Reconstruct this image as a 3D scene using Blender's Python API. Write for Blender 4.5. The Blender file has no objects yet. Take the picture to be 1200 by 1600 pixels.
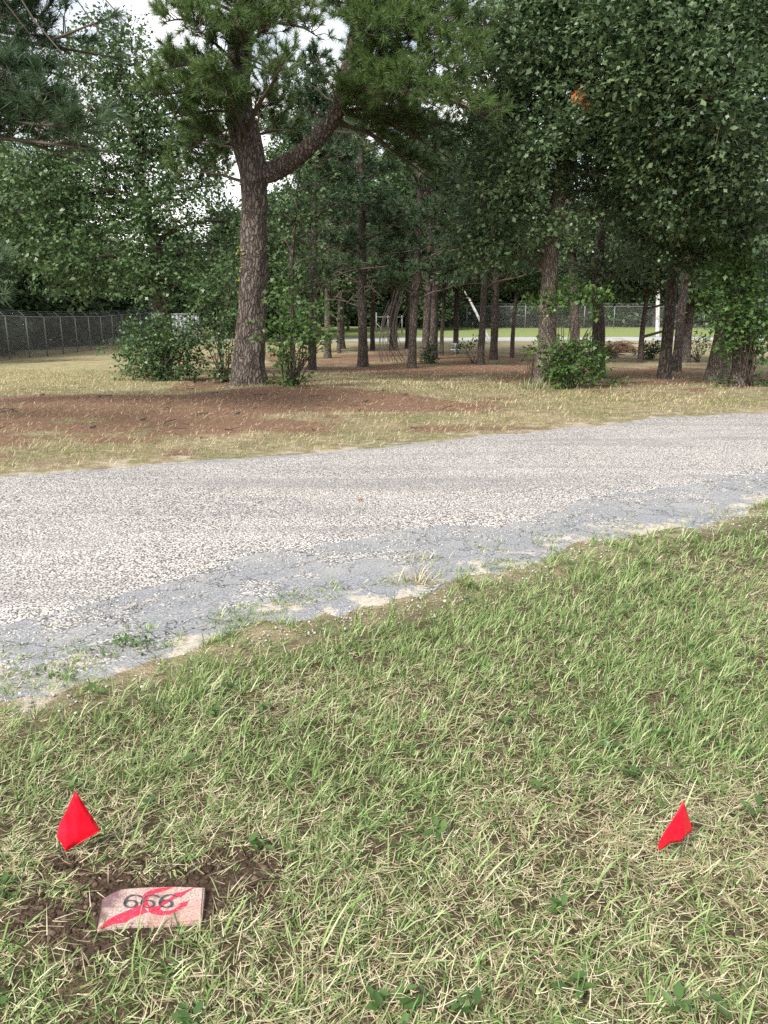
import bpy, bmesh, math, random
import numpy as np
from mathutils import Vector

random.seed(7)
rng = np.random.default_rng(11)
scene = bpy.context.scene
COL = scene.collection
R = math.radians

# ------------------------------------------------------------------ camera
EYE = 1.45
FPX = 1202.0                       # focal length in pixels of the 1200x1600 photograph
PITCH = math.atan(310.0 / FPX)     # horizon 310 px above the middle of the frame
cam_d = bpy.data.cameras.new('camera')
cam_d.sensor_fit = 'VERTICAL'
cam_d.sensor_height = 24.0
cam_d.lens = FPX / 1600.0 * 24.0
cam_d.clip_end = 2000
cam_d.clip_start = 0.05
cam = bpy.data.objects.new('camera', cam_d)
COL.objects.link(cam)
cam.location = (0, 0, EYE)
cam.rotation_euler = (R(90) - PITCH, 0, 0)
scene.camera = cam

# ------------------------------------------------------------------ sky
SUN_EL, SUN_AZ = R(42), R(218)     # azimuth clockwise from +Y: behind the camera
world = bpy.data.worlds.new('World')
scene.world = world
world.use_nodes = True
wn = world.node_tree
wn.nodes.clear()
w_out = wn.nodes.new('ShaderNodeOutputWorld')
w_bg = wn.nodes.new('ShaderNodeBackground')
w_bg.inputs['Strength'].default_value = 0.11
sky = wn.nodes.new('ShaderNodeTexSky')
sky.sky_type = 'NISHITA'
sky.sun_disc = False
sky.sun_elevation = SUN_EL
sky.sun_rotation = SUN_AZ
sky.air_density = 1.0
sky.dust_density = 1.5
w_tc = wn.nodes.new('ShaderNodeTexCoord')
w_map = wn.nodes.new('ShaderNodeMapping')
w_map.inputs['Scale'].default_value = (1.6, 1.6, 4.0)
w_n = wn.nodes.new('ShaderNodeTexNoise')
w_n.inputs['Scale'].default_value = 1.7
w_n.inputs['Detail'].default_value = 7
w_n.inputs['Roughness'].default_value = 0.6
w_r = wn.nodes.new('ShaderNodeValToRGB')
w_r.color_ramp.elements[0].position = 0.42
w_r.color_ramp.elements[0].color = (0.30, 0.30, 0.30, 1)
w_r.color_ramp.elements[1].position = 0.62
w_r.color_ramp.elements[1].color = (0.95, 0.95, 0.95, 1)
w_mix = wn.nodes.new('ShaderNodeMix')
w_mix.data_type = 'RGBA'
w_mix.inputs['B'].default_value = (8.2, 7.8, 7.3, 1)     # lit cloud
L = wn.links.new
L(w_tc.outputs['Generated'], w_map.inputs['Vector'])
L(w_map.outputs['Vector'], w_n.inputs['Vector'])
L(w_n.outputs['Fac'], w_r.inputs['Fac'])
L(w_r.outputs['Color'], w_mix.inputs['Factor'])
L(sky.outputs['Color'], w_mix.inputs['A'])
L(w_mix.outputs['Result'], w_bg.inputs['Color'])
L(w_bg.outputs['Background'], w_out.inputs['Surface'])

# ------------------------------------------------------------------ sun behind thin cloud
sun_d = bpy.data.lights.new('sun', 'SUN')
sun_d.energy = 3.1
sun_d.angle = R(14)
sun_d.color = (1.0, 0.955, 0.88)
sun = bpy.data.objects.new('sun', sun_d)
COL.objects.link(sun)
sdir = Vector((math.sin(SUN_AZ) * math.cos(SUN_EL), math.cos(SUN_AZ) * math.cos(SUN_EL), math.sin(SUN_EL)))
sun.rotation_euler = (-sdir).to_track_quat('-Z', 'Y').to_euler()

scene.view_settings.view_transform = 'Standard'
scene.view_settings.look = 'None'
scene.view_settings.exposure = 1.1
scene.view_settings.gamma = 1.0
scene.view_settings.use_curve_mapping = False
scene.cycles.max_bounces = 4
scene.cycles.diffuse_bounces = 2
scene.cycles.use_denoising = False
scene.cycles.transparent_max_bounces = 4

# ------------------------------------------------------------------ helpers: numbers
def vnoise(x, y, seed=0):
    """smooth value noise, 0..1"""
    x = np.asarray(x, float); y = np.asarray(y, float)
    xi = np.floor(x).astype(np.int64); yi = np.floor(y).astype(np.int64)
    xf = x - xi; yf = y - yi
    u = xf * xf * (3 - 2 * xf); v = yf * yf * (3 - 2 * yf)
    def h(a, b):
        n = (a * 374761393 + b * 668265263 + seed * 1442695041) & 0xffffffff
        n = ((n ^ (n >> 13)) * 1274126177) & 0xffffffff
        return ((n ^ (n >> 16)) & 0xffff) / 65535.0
    return (h(xi, yi) * (1 - u) + h(xi + 1, yi) * u) * (1 - v) + (h(xi, yi + 1) * (1 - u) + h(xi + 1, yi + 1) * u) * v

def fbm(x, y, seed=0, o=4):
    s = 0; a = 1; t = 0
    for i in range(o):
        s = s + a * vnoise(np.asarray(x) * 2 ** i, np.asarray(y) * 2 ** i, seed + i * 17); t += a; a *= .5
    return s / t

def sstep(a, b, x):
    t = np.clip((np.asarray(x, float) - a) / (b - a), 0, 1)
    return t * t * (3 - 2 * t)

def norm(v):
    return v / np.maximum(np.linalg.norm(v, axis=-1, keepdims=True), 1e-9)

PY = [-400, 0, 12, 18, 25, 35, 45, 52, 60, 67, 78, 110, 400]
PZ = [0, 0, 0, -.14, -.36, -.66, -.82, -.80, -.62, -.42, 0, .5, .6]
_fy = np.linspace(-400, 400, 4001)
_fz = np.interp(_fy, PY, PZ)
_k = np.ones(15) / 15
_fz = np.convolve(np.pad(_fz, 7, mode='edge'), _k, 'valid')

def terrain(x, y):
    x = np.asarray(x, float); y = np.asarray(y, float)
    z = np.interp(y, _fy, _fz)
    far = sstep(9, 16, y)
    z = z + far * (fbm(x * .25, y * .25, 5, 3) - .5) * .22
    z = z + (vnoise(x * .5, y * .5, 9) - .5) * .03
    d2 = (x + 2.75) ** 2 + (y - 15.5) ** 2
    z = z + .13 * np.exp(-d2 / 1.6)
    return z

cp, sp = math.cos(PITCH), math.sin(PITCH)
def ray(px, py):
    a = (px - 600) / FPX; b = (800 - py) / FPX
    return np.array([a, cp + b * sp, -sp + b * cp])     # world direction, not normalised

def at(px, py, Y):
    """the point seen at a photo pixel at world distance Y"""
    r = ray(px, py); t = Y / r[1]
    return np.array([0, 0, EYE]) + r * t

def gnd(px, py):
    """the point of the terrain seen at a photo pixel"""
    r = ray(px, py); t = 0.5
    for i in range(4000):
        p = np.array([0, 0, EYE]) + r * t
        if p[2] <= terrain(p[0], p[1]): break
        t *= 1.004
    lo, hi = t / 1.004, t
    for i in range(20):
        m = (lo + hi) / 2; p = np.array([0, 0, EYE]) + r * m
        if p[2] <= terrain(p[0], p[1]): hi = m
        else: lo = m
    p[2] = float(terrain(p[0], p[1]))
    return p

# ------------------------------------------------------------------ helpers: meshes
def mesh_np(name, V, polys, attrs=None, smooth=False):
    """V (n,3); polys = list of (m,k) index arrays; attrs = {name: per-vertex float}"""
    me = bpy.data.meshes.new(name)
    V = np.ascontiguousarray(V, dtype=np.float32)
    me.vertices.add(len(V)); me.vertices.foreach_set('co', V.ravel())
    polys = [np.asarray(p, np.int32) for p in polys if len(p)]
    idx = np.concatenate([p.ravel() for p in polys]); 
    tot = np.concatenate([np.full(len(p), p.shape[1], np.int32) for p in polys])
    me.loops.add(len(idx)); me.loops.foreach_set('vertex_index', idx)
    me.polygons.add(len(tot))
    st = np.zeros(len(tot), np.int32); st[1:] = np.cumsum(tot)[:-1]
    me.polygons.foreach_set('loop_start', st)
    me.polygons.foreach_set('loop_total', tot)
    if smooth: me.polygons.foreach_set('use_smooth', np.ones(len(tot), bool))
    me.update(calc_edges=True)
    for k, a in (attrs or {}).items():
        at_ = me.attributes.new(k, 'FLOAT', 'POINT')
        at_.data.foreach_set('value', np.ascontiguousarray(a, dtype=np.float32))
    return me

def obj(name, me, mat, parent=None, loc=None):
    o = bpy.data.objects.new(name, me)
    COL.objects.link(o)
    if mat is not None:
        me.materials.clear(); me.materials.append(mat)
    if parent is not None: o.parent = parent
    if loc is not None: o.location = loc
    return o

def tag(o, label=None, cat=None, group=None, kind=None):
    if label: o['label'] = label
    if cat: o['category'] = cat
    if group: o['group'] = group
    if kind: o['kind'] = kind
    return o

def empty(name, loc, label=None, cat=None, group=None):
    o = bpy.data.objects.new(name, None); COL.objects.link(o)
    o.location = tuple(loc); o.empty_display_size = .2
    return tag(o, label, cat, group)

class MB:
    """collects tubes and polygons into one mesh"""
    def __init__(s): s.V = []; s.P = {}; s.n = 0
    def add(s, V, polys):
        V = np.asarray(V, float)
        for p in polys:
            p = np.asarray(p, int)
            if len(p): s.P.setdefault(p.shape[1], []).append(p + s.n)
        s.V.append(V); s.n += len(V)
    def tube(s, path, rad, k=6, cap=True, rough=0, seed=0):
        path = np.asarray(path, float); n = len(path)
        rad = np.broadcast_to(np.asarray(rad, float), (n,))
        t = norm(np.gradient(path, axis=0))
        ref = np.array([1., 0, 0]) if abs(t[:, 0]).max() < .85 else np.array([0, 1., 0.1])
        if abs(t @ norm(ref[None])[0]).max() > .95: ref = np.array([0.3, .2, 1.])
        a = norm(np.cross(t, ref)); b = np.cross(t, a)
        th = np.arange(k) * 2 * math.pi / k
        r = np.repeat(rad[:, None], k, 1)
        if rough:
            L_ = np.concatenate([[0], np.cumsum(np.linalg.norm(np.diff(path, axis=0), axis=1))])
            X, Z = np.meshgrid(th / (2 * math.pi) * 16, L_ * 3.2)
            xw = np.abs(X)
            w1 = vnoise(xw, Z, seed + 1)
            w0 = vnoise(xw - 16, Z, seed + 1)
            f = X / 16
            nz = w1 * (1 - f) + w0 * f
            lump = vnoise(np.cos(th)[None] * 1.2 + 9 + 0 * Z, np.sin(th)[None] * 1.2 + Z * .5, seed + 5)
            r = r * (1 + rough * (nz - .5) + rough * 1.1 * (lump - .5))
        V = path[:, None] + r[..., None] * (np.cos(th)[None, :, None] * a[:, None] + np.sin(th)[None, :, None] * b[:, None])
        V = V.reshape(-1, 3)
        i = np.arange(n - 1)[:, None] * k; j = np.arange(k)[None]; j2 = (j + 1) % k
        q = np.stack([i + j, i + j2, i + k + j2, i + k + j], -1).reshape(-1, 4)
        polys = [q]
        if cap: polys += [np.arange(k)[None, ::-1], ((n - 1) * k + np.arange(k))[None]]
        s.add(V, polys)
    def box(s, c, h, rz=0, rx=0, ry=0):
        V = np.array([[x, y, z] for x in (-1, 1) for y in (-1, 1) for z in (-1, 1)], float) * np.asarray(h)
        from mathutils import Euler
        M = np.array(Euler((rx, ry, rz)).to_matrix())
        V = V @ M.T + np.asarray(c)
        s.add(V, [np.array([[0, 1, 3, 2], [4, 6, 7, 5], [0, 4, 5, 1], [2, 3, 7, 6], [0, 2, 6, 4], [1, 5, 7, 3]])])
    def mesh(s, name, org=(0, 0, 0), smooth=True):
        V = np.concatenate(s.V) - np.asarray(org)
        return mesh_np(name, V, [np.concatenate(v) for v in s.P.values()], smooth=smooth)

def smooth_path(pts, n=8):
    """Catmull-Rom through control points"""
    P = np.asarray(pts, float)
    P = np.concatenate([[2 * P[0] - P[1]], P, [2 * P[-1] - P[-2]]])
    out = []
    for i in range(1, len(P) - 2):
        t = np.linspace(0, 1, n, endpoint=False)[:, None]
        a, b, c, d = P[i - 1], P[i], P[i + 1], P[i + 2]
        out.append(.5 * (2 * b + (c - a) * t + (2 * a - 5 * b + 4 * c - d) * t ** 2 + (3 * b - a - 3 * c + d) * t ** 3))
    out.append(P[-2][None])
    return np.concatenate(out)

def lerp_r(radii, n):
    return np.interp(np.linspace(0, 1, n), np.linspace(0, 1, len(radii)), radii)

# ------------------------------------------------------------------ helpers: materials
def new_mat(name):
    m = bpy.data.materials.new(name); m.use_nodes = True
    m.node_tree.nodes.clear()
    return m, m.node_tree.nodes, m.node_tree.links.new

class N:
    """tiny node-building shorthand"""
    def __init__(s, name):
        s.m, s.nodes, s.link = new_mat(name)
        s.out = s.nodes.new('ShaderNodeOutputMaterial')
    def n(s, typ, **kw):
        nd = s.nodes.new('ShaderNode' + typ)
        for k, v in kw.items():
            if hasattr(nd, k): setattr(nd, k, v)
            else: s.set(nd.inputs[k], v)
        return nd
    def set(s, inp, v):
        if hasattr(v, 'is_linked'): s.link(v, inp)
        elif isinstance(v, (tuple, list)) and len(v) == 3 and inp.type == 'RGBA': inp.default_value = (*v, 1)
        else: inp.default_value = v
    def noise(s, scale, detail=3, rough=.55, vec=None, out='Fac'):
        nd = s.nodes.new('ShaderNodeTexNoise'); nd.inputs['Scale'].default_value = scale
        nd.inputs['Detail'].default_value = detail; nd.inputs['Roughness'].default_value = rough
        if vec is not None: s.link(vec, nd.inputs['Vector'])
        return nd.outputs[out]
    def ramp(s, fac, stops):
        nd = s.nodes.new('ShaderNodeValToRGB'); cr = nd.color_ramp
        while len(cr.elements) < len(stops): cr.elements.new(.5)
        for e, (p, c) in zip(cr.elements, stops):
            e.position = p; e.color = (c, c, c, 1) if not isinstance(c, (tuple, list)) else (*c, 1)
        s.link(fac, nd.inputs['Fac']); return nd.outputs['Color']
    def mix(s, fac, a, b, mode='MIX'):
        nd = s.nodes.new('ShaderNodeMix'); nd.data_type = 'RGBA'; nd.blend_type = mode
        s.set(nd.inputs['Factor'], fac); s.set(nd.inputs['A'], a); s.set(nd.inputs['B'], b)
        return nd.outputs['Result']
    def math(s, op, a, b=0.0, clamp=False):
        nd = s.nodes.new('ShaderNodeMath'); nd.operation = op; nd.use_clamp = clamp
        s.set(nd.inputs[0], a); s.set(nd.inputs[1], b); return nd.outputs[0]
    def attr(s, name):
        nd = s.nodes.new('ShaderNodeAttribute'); nd.attribute_name = name; return nd.outputs['Fac']
    def coord(s, which='Object', scale=None):
        nd = s.nodes.new('ShaderNodeTexCoord'); o = nd.outputs[which]
        if scale is None: return o
        mp = s.nodes.new('ShaderNodeMapping'); mp.inputs['Scale'].default_value = scale
        s.link(o, mp.inputs['Vector']); return mp.outputs['Vector']
    def pos(s): return s.nodes.new('ShaderNodeNewGeometry').outputs['Position']
    def island(s): return s.nodes.new('ShaderNodeNewGeometry').outputs['Random Per Island']
    def bump(s, h, strength=.5, dist=.02):
        nd = s.nodes.new('ShaderNodeBump'); nd.inputs['Strength'].default_value = strength
        nd.inputs['Distance'].default_value = dist; s.link(h, nd.inputs['Height']); return nd.outputs['Normal']
    def principled(s, col, rough=.8, spec=.3, normal=None, metal=0.0):
        nd = s.nodes.new('ShaderNodeBsdfPrincipled')
        s.set(nd.inputs['Base Color'], col); s.set(nd.inputs['Roughness'], rough)
        nd.inputs['Specular IOR Level'].default_value = spec
        s.set(nd.inputs['Metallic'], metal)
        if normal is not None: s.link(normal, nd.inputs['Normal'])
        return nd.outputs[0]
    def done(s, shader):
        s.link(shader, s.out.inputs['Surface']); return s.m
    def leafy(s, col, trans=.3, rough=.5, spec=.4, tcol=None):
        p = s.principled(col, rough, spec)
        t = s.nodes.new('ShaderNodeBsdfTranslucent'); s.set(t.inputs['Color'], tcol if tcol is not None else col)
        mx = s.nodes.new('ShaderNodeMixShader'); mx.inputs[0].default_value = trans
        s.link(p, mx.inputs[1]); s.link(t.outputs[0], mx.inputs[2]); return s.done(mx.outputs[0])

def leaf_material(name, stops, trans=.3, rough=.42, spec=.45):
    s = N(name)
    r = s.island()
    big = s.noise(.9, 2, .5, s.pos())
    f = s.math('ADD', s.math('MULTIPLY', r, .75), s.math('MULTIPLY', s.math('SUBTRACT', big, .5), .7), True)
    col = s.ramp(f, stops)
    return s.leafy(col, trans, rough, spec)

M = {}
M['oak_leaf'] = leaf_material('oak_leaf', [(0, (.040, .082, .030)), (.35, (.074, .132, .048)), (.7, (.112, .182, .070)), (.97, (.17, .24, .105)), (1, (.25, .27, .13))], .28, .42, .45)
M['oak_leaf_blue'] = leaf_material('oak_leaf_blue', [(0, (.046, .088, .040)), (.4, (.092, .150, .066)), (.8, (.152, .214, .100)), (1, (.245, .290, .155))], .26, .42, .45)
M['sprout_leaf'] = leaf_material('sprout_leaf', [(0, (.042, .088, .022)), (.4, (.070, .136, .034)), (.8, (.108, .186, .052)), (.97, (.16, .23, .08)), (1, (.26, .26, .10))], .3, .42, .45)
M['far_leaf'] = leaf_material('far_leaf', [(0, (.042, .078, .036)), (.5, (.076, .124, .056)), (1, (.125, .175, .082))], .24, .6, .2)
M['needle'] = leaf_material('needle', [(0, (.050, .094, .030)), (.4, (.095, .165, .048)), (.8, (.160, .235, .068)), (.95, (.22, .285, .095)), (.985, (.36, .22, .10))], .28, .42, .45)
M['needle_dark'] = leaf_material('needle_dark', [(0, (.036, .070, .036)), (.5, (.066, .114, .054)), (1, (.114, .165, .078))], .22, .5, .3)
M['dead_leaf'] = leaf_material('dead_leaf', [(0, (.20, .055, .02)), (1, (.42, .14, .05))], .3, .6, .2)

def bark_material(name, plate, plate2, groove, sx=9, sz=3.0, depth=.03):
    s = N(name)
    wob = s.noise(3, 3, .6, s.coord('Object'), 'Color')
    v = s.nodes.new('ShaderNodeVectorMath'); v.operation = 'MULTIPLY_ADD'
    s.link(wob, v.inputs[0]); v.inputs[1].default_value = (.25, .25, .25); s.link(s.coord('Object'), v.inputs[2])
    mp = s.nodes.new('ShaderNodeMapping'); mp.inputs['Scale'].default_value = (sx, sx, sz)
    s.link(v.outputs[0], mp.inputs['Vector'])
    vo = s.nodes.new('ShaderNodeTexVoronoi'); vo.feature = 'DISTANCE_TO_EDGE'; vo.inputs['Scale'].default_value = 1
    s.link(mp.outputs[0], vo.inputs['Vector'])
    vc = s.nodes.new('ShaderNodeTexVoronoi'); vc.inputs['Scale'].default_value = 1; s.link(mp.outputs[0], vc.inputs['Vector'])
    cell = s.nodes.new('ShaderNodeSeparateColor'); s.link(vc.outputs['Color'], cell.inputs[0])
    pl = s.ramp(vo.outputs['Distance'], [(0.0, 0.0), (.22, 1.0)])
    fine = s.noise(40, 4, .7, s.coord('Object', (1, 1, .35)))
    c = s.mix(cell.outputs[0], plate, plate2)
    c = s.mix(s.math('MULTIPLY', s.math('SUBTRACT', fine, .3, True), .6), c, groove)
    c = s.mix(pl, groove, c)
    h = s.math('ADD', pl, s.math('MULTIPLY', fine, .5))
    return s.done(s.principled(c, .92, .15, s.bump(h, .9, depth)))

M['pine_bark'] = bark_material('pine_bark', (.150, .124, .108), (.205, .176, .158), (.040, .032, .027), 17, 3.4)
M['oak_bark'] = bark_material('oak_bark', (.215, .185, .150), (.28, .245, .205), (.085, .068, .054), 26, 4.0)
M['dark_bark'] = bark_material('dark_bark', (.130, .108, .094), (.180, .155, .136), (.050, .040, .034), 18, 3.6)
def plain(name, col, rough=.8, spec=.3, metal=0.0, var=.25, scale=12):
    s = N(name)
    f = s.noise(scale, 4, .6, s.coord('Object'))
    c = s.mix(f, tuple(x * (1 - var) for x in col), tuple(min(1, x * (1 + var)) for x in col))
    return s.done(s.principled(c, rough, spec, s.bump(f, .3, .01), metal))
M['twig'] = plain('twig', (.095, .078, .064), .9, .1)
M['dead_twig'] = plain('dead_twig', (.22, .195, .17), .9, .1)
M['galv'] = plain('galv', (.22, .225, .225), .55, .4, .4)
M['fence_wire'] = plain('fence_wire', (.24, .245, .245), .6, .3, .3)
M['white_paint'] = plain('white_paint', (.72, .72, .69), .6, .3, 0, .12, 6)
M['grey_panel'] = plain('grey_panel', (.36, .38, .39), .6, .3, 0, .12, 3)

# ------------------------------------------------------------------ layout measured on the ground
def edge_line(px):
    P = np.array([gnd(a, b)[:2] for a, b in px])
    return P
NEAR = edge_line([(0, 1095), (150, 1052), (300, 1008), (400, 985), (600, 935), (750, 902), (900, 862), (1000, 835), (1200, 792)])
SEAL = edge_line([(0, 985), (150, 945), (300, 905), (400, 872), (520, 847), (640, 827), (800, 818), (885, 800), (905, 781), (1000, 769), (1200, 741)])
FARE = edge_line([(0, 742), (200, 725), (400, 710), (600, 695), (800, 675), (1000, 655), (1200, 643)])
def line_fn(P, k=3):
    x, y = P[:, 0], P[:, 1]
    s0 = (y[k] - y[0]) / (x[k] - x[0]); s1 = (y[-1] - y[-1 - k]) / (x[-1] - x[-1 - k])
    def f(q):
        q = np.asarray(q, float)
        r = np.interp(q, x, y)
        r = np.where(q < x[0], y[0] + (q - x[0]) * s0, r)
        return np.where(q > x[-1], y[-1] + (q - x[-1]) * s1, r)
    return f
near_f, seal_0, far_f = line_fn(NEAR), line_fn(SEAL), line_fn(FARE)
def seal_f(x): return seal_0(x) - .16 * (seal_0(x) - near_f(x))
def near_e(x):
    return near_f(x) + (fbm(x * 2.3, 0 * x + 3, 21, 5) - .5) * .40 + (fbm(x * 9, 0 * x + 3, 23, 3) - .5) * .16
def seal_e(x):
    return seal_f(x) + (fbm(x * 2.6, 0 * x + 8, 31, 5) - .5) * .36 + (fbm(x * 10, 0 * x + 8, 33, 3) - .5) * .14
def far_e(x):
    return far_f(x) + (fbm(x * 1.6, 0 * x + 5, 41, 5) - .5) * .5
STONE_C = gnd(236, 1428)
FLAG_L = gnd(97, 1346); FLAG_R = gnd(1062, 1345)
PINE_B = gnd(390, 603)

def soil_mask(x, y):
    dx = (x - STONE_C[0]) / .30; dy = (y - STONE_C[1] - .05) / .175
    d = np.sqrt(dx * dx + dy * dy) + (fbm(x * 9, y * 9, 3, 4) - .5) * 1.9
    m = 1 - sstep(.6, 1.3, d)
    return m
def needle_mask(x, y):
    m = 0
    def blob(cx, cy, rx, ry, s):
        d = np.sqrt(((x - cx) / rx) ** 2 + ((y - cy) / ry) ** 2) + (fbm(x * .9, y * .9, s, 5) - .5) * 2.2
        return 1 - sstep(.5, 1.25, d)
    m = np.maximum(blob(-6.0, 12.0, 6.2, 3.0, 50), blob(-2.4, 13.3, 4.2, 2.3, 51))
    m = np.maximum(m, blob(PINE_B[0], PINE_B[1], 1.7, 1.5, 55))
    m = np.maximum(m, blob(2.5, 27, 8, 6.5, 52) * .9)
    m = np.maximum(m, blob(12, 21, 8, 4.2, 53))
    m = np.maximum(m, blob(0, 40, 14, 9, 54) * .7)
    return m

# ------------------------------------------------------------------ ground
def axis(a, b, segs):
    out = [a]
    for lim, st in segs:
        while out[-1] < lim - 1e-6: out.append(out[-1] + st)
    return np.array(out)
gx = np.concatenate([-axis(0, 1, [(2, .1), (6, .2), (14, .35), (40, 1), (120, 5), (400, 40)])[:0:-1], axis(0, 1, [(2, .1), (6, .2), (14, .35), (40, 1), (120, 5), (400, 40)])])
gy = np.concatenate([-axis(0, 1, [(4, .5), (40, 4), (200, 40)])[:0:-1], axis(0, 1, [(8, .1), (20, .2), (40, .6), (100, 2), (160, 6), (480, 40)])])
GX, GY = np.meshgrid(gx, gy)
gxr, gyr = GX.ravel(), GY.ravel()
GZ = terrain(gxr, gyr)
nx_, ny_ = len(gx), len(gy)
ii = (np.arange(ny_ - 1)[:, None] * nx_ + np.arange(nx_ - 1)[None]).ravel()
gq = np.stack([ii, ii + 1, ii + nx_ + 1, ii + nx_], -1)
soil = soil_mask(gxr, gyr)
dn = near_f(gxr) - gyr                      # distance in front of the road's near edge
df = gyr - far_f(gxr)
sand = np.maximum(.66 * sstep(.45, .0, dn) * sstep(-.9, -.2, dn), .62 * sstep(.9, .1, df) * sstep(-.7, -.2, df))
green = sstep(64, 68, gyr) * .9 + sstep(80, 64, gyr) * sstep(58, 62, gyr) * .3
meadow = sstep(16, 19, gyr) * sstep(-1.5, -4.5, gxr)
g_me = mesh_np('ground', np.stack([gxr, gyr, GZ], -1), [gq],
               dict(soil=soil, sand=sand, needle=needle_mask(gxr, gyr), green=np.clip(green, 0, 1), lawn=sstep(.0, .6, dn), meadow=meadow), smooth=True)
s = N('ground')
P_ = s.pos()
n1 = s.noise(.7, 5, .6, P_); n2 = s.noise(9, 4, .65, P_); n3 = s.noise(70, 3, .7, P_)
st = s.nodes.new('ShaderNodeMapping'); st.inputs['Scale'].default_value = (30, 95, 60); s.link(P_, st.inputs['Vector'])
n4 = s.noise(1, 3, .7, st.outputs[0])
straw = s.ramp(n2, [(.3, (.20, .165, .11)), (.5, (.33, .275, .175)), (.7, (.46, .40, .27))])
grn = s.ramp(n2, [(.3, (.075, .098, .038)), (.7, (.165, .180, .078))])
patch = s.ramp(n1, [(.40, 0.0), (.58, 1.0)])
base = s.mix(s.math('MULTIPLY', patch, .55), straw, grn)
base = s.mix(s.math('MULTIPLY', s.math('SUBTRACT', n3, .42, True), 1.5, True), base, (.10, .075, .05))
mead = s.ramp(n4, [(.3, (.23, .215, .115)), (.7, (.40, .355, .20))])
base = s.mix(s.math('MULTIPLY', s.attr('meadow'), .75), base, mead)
pch = s.noise(1.9, 5, .7, P_); pc2 = s.noise(3.4, 4, .65, s.coord('Object', (1.0, 1.6, 1)))
base = s.mix(s.math('MULTIPLY', s.ramp(pch, [(.50, 0.0), (.62, 1.0)]), .65), base, (.19, .140, .098))
base = s.mix(s.math('MULTIPLY', s.ramp(pc2, [(.52, 0.0), (.64, 1.0)]), .55), base, grn)
lawn = s.ramp(n3, [(.3, (.034, .028, .017)), (.55, (.085, .070, .040)), (.75, (.16, .135, .078))])
base = s.mix(s.attr('lawn'), base, lawn)
base = s.mix(s.attr('green'), base, s.ramp(n2, [(.3, (.12, .165, .055)), (.7, (.22, .255, .10))]))
need = s.ramp(n4, [(.25, (.070, .042, .030)), (.5, (.180, .108, .073)), (.75, (.33, .225, .150))])
nm = s.math('ADD', s.math('MULTIPLY', s.attr('needle'), 1.0), s.math('ADD', s.math('MULTIPLY', s.math('SUBTRACT', n2, .5), 1.3), s.math('MULTIPLY', s.math('SUBTRACT', s.noise(2.2, 5, .65, P_), .5), 1.6)))
base = s.mix(s.ramp(nm, [(.35, 0.0), (.65, 1.0)]), base, need)
sandc = s.ramp(n3, [(.3, (.26, .225, .175)), (.7, (.52, .47, .385))])
sm = s.math('ADD', s.attr('sand'), s.math('MULTIPLY', s.math('SUBTRACT', s.noise(3.2, 4, .6, P_), .55), 2.6))
base = s.mix(s.ramp(sm, [(.5, 0.0), (.8, 1.0)]), base, sandc)
soilc = s.ramp(s.noise(45, 5, .7, P_), [(.3, (.028, .019, .013)), (.6, (.085, .060, .042)), (.8, (.15, .11, .08))])
base = s.mix(s.ramp(s.attr('soil'), [(.25, 0.0), (.6, 1.0)]), base, soilc)
hb = s.math('ADD', n3, s.math('MULTIPLY', n2, 1.2))
M['ground'] = s.done(s.principled(base, .95, .1, s.bump(hb, .8, .03)))
tag(obj('ground', g_me, M['ground']), kind='structure')

# ------------------------------------------------------------------ road
def strip(name, f0, f1, x0, x1, nx, ny, dz, mat, crown=0, tpow=1.0):
    xs = np.linspace(x0, x1, nx)
    a, b = f0(xs), f1(xs)
    t = np.linspace(0, 1, ny) ** tpow
    X = np.repeat(xs[None], ny, 0); Y = a[None] + (b - a)[None] * t[:, None]
    Z = terrain(X, Y) + dz
    u = (Y - near_f(X)) / (far_f(X) - near_f(X)); Z = Z + crown * np.clip(1 - (2 * u - 1) ** 2, 0, 1)
    lip = np.minimum(t, 1 - t)[:, None] * np.abs(b - a)[None]
    Z = Z - (dz + .012) * (1 - sstep(0, .03, lip))
    i = (np.arange(ny - 1)[:, None] * nx + np.arange(nx - 1)[None]).ravel()
    q = np.stack([i, i + 1, i + nx + 1, i + nx], -1)
    V = np.stack([X, Y, Z], -1).reshape(-1, 3)
    return tag(obj(name, mesh_np(name, V, [q], dict(edge=lip.ravel()), smooth=True), mat), kind='structure')
tt = None
# older smooth asphalt, showing along the edges
s = N('old_asphalt')
P_ = s.pos()
a1 = s.noise(95, 4, .8, P_); a2 = s.noise(2.2, 5, .6, P_); a3 = s.noise(30, 4, .7, P_)
c = s.ramp(a1, [(.32, (.085, .090, .098)), (.5, (.215, .224, .238)), (.68, (.43, .44, .455))])
c = s.mix(s.math('MULTIPLY', s.math('SUBTRACT', a2, .48, True), 2.2, True), c, (.36, .35, .325))
vs = s.n('TexVoronoi'); vs.inputs['Scale'].default_value = 80; s.link(P_, vs.inputs['Vector'])
vcol = s.nodes.new('ShaderNodeSeparateColor'); s.link(vs.outputs['Color'], vcol.inputs[0])
chips = s.mix(s.ramp(vs.outputs['Distance'], [(.42, 1.0), (.7, 0.0)]), (.085, .085, .09), s.ramp(vcol.outputs[0], [(0, (.14, .14, .14)), (.5, (.42, .41, .39)), (1, (.66, .64, .61))]))
c = s.mix(s.math('MULTIPLY', s.ramp(s.noise(2.1, 6, .72, P_), [(.50, 0.0), (.57, 1.0)]), .9), c, chips)
vo = s.n('TexVoronoi', feature='DISTANCE_TO_EDGE'); vo.inputs['Scale'].default_value = 2.4
vw = s.nodes.new('ShaderNodeVectorMath'); vw.operation = 'MULTIPLY_ADD'
s.link(s.noise(2.5, 4, .7, P_, 'Color'), vw.inputs[0]); vw.inputs[1].default_value = (.7, .7, .7); s.link(P_, vw.inputs[2])
s.link(vw.outputs[0], vo.inputs['Vector'])
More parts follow.
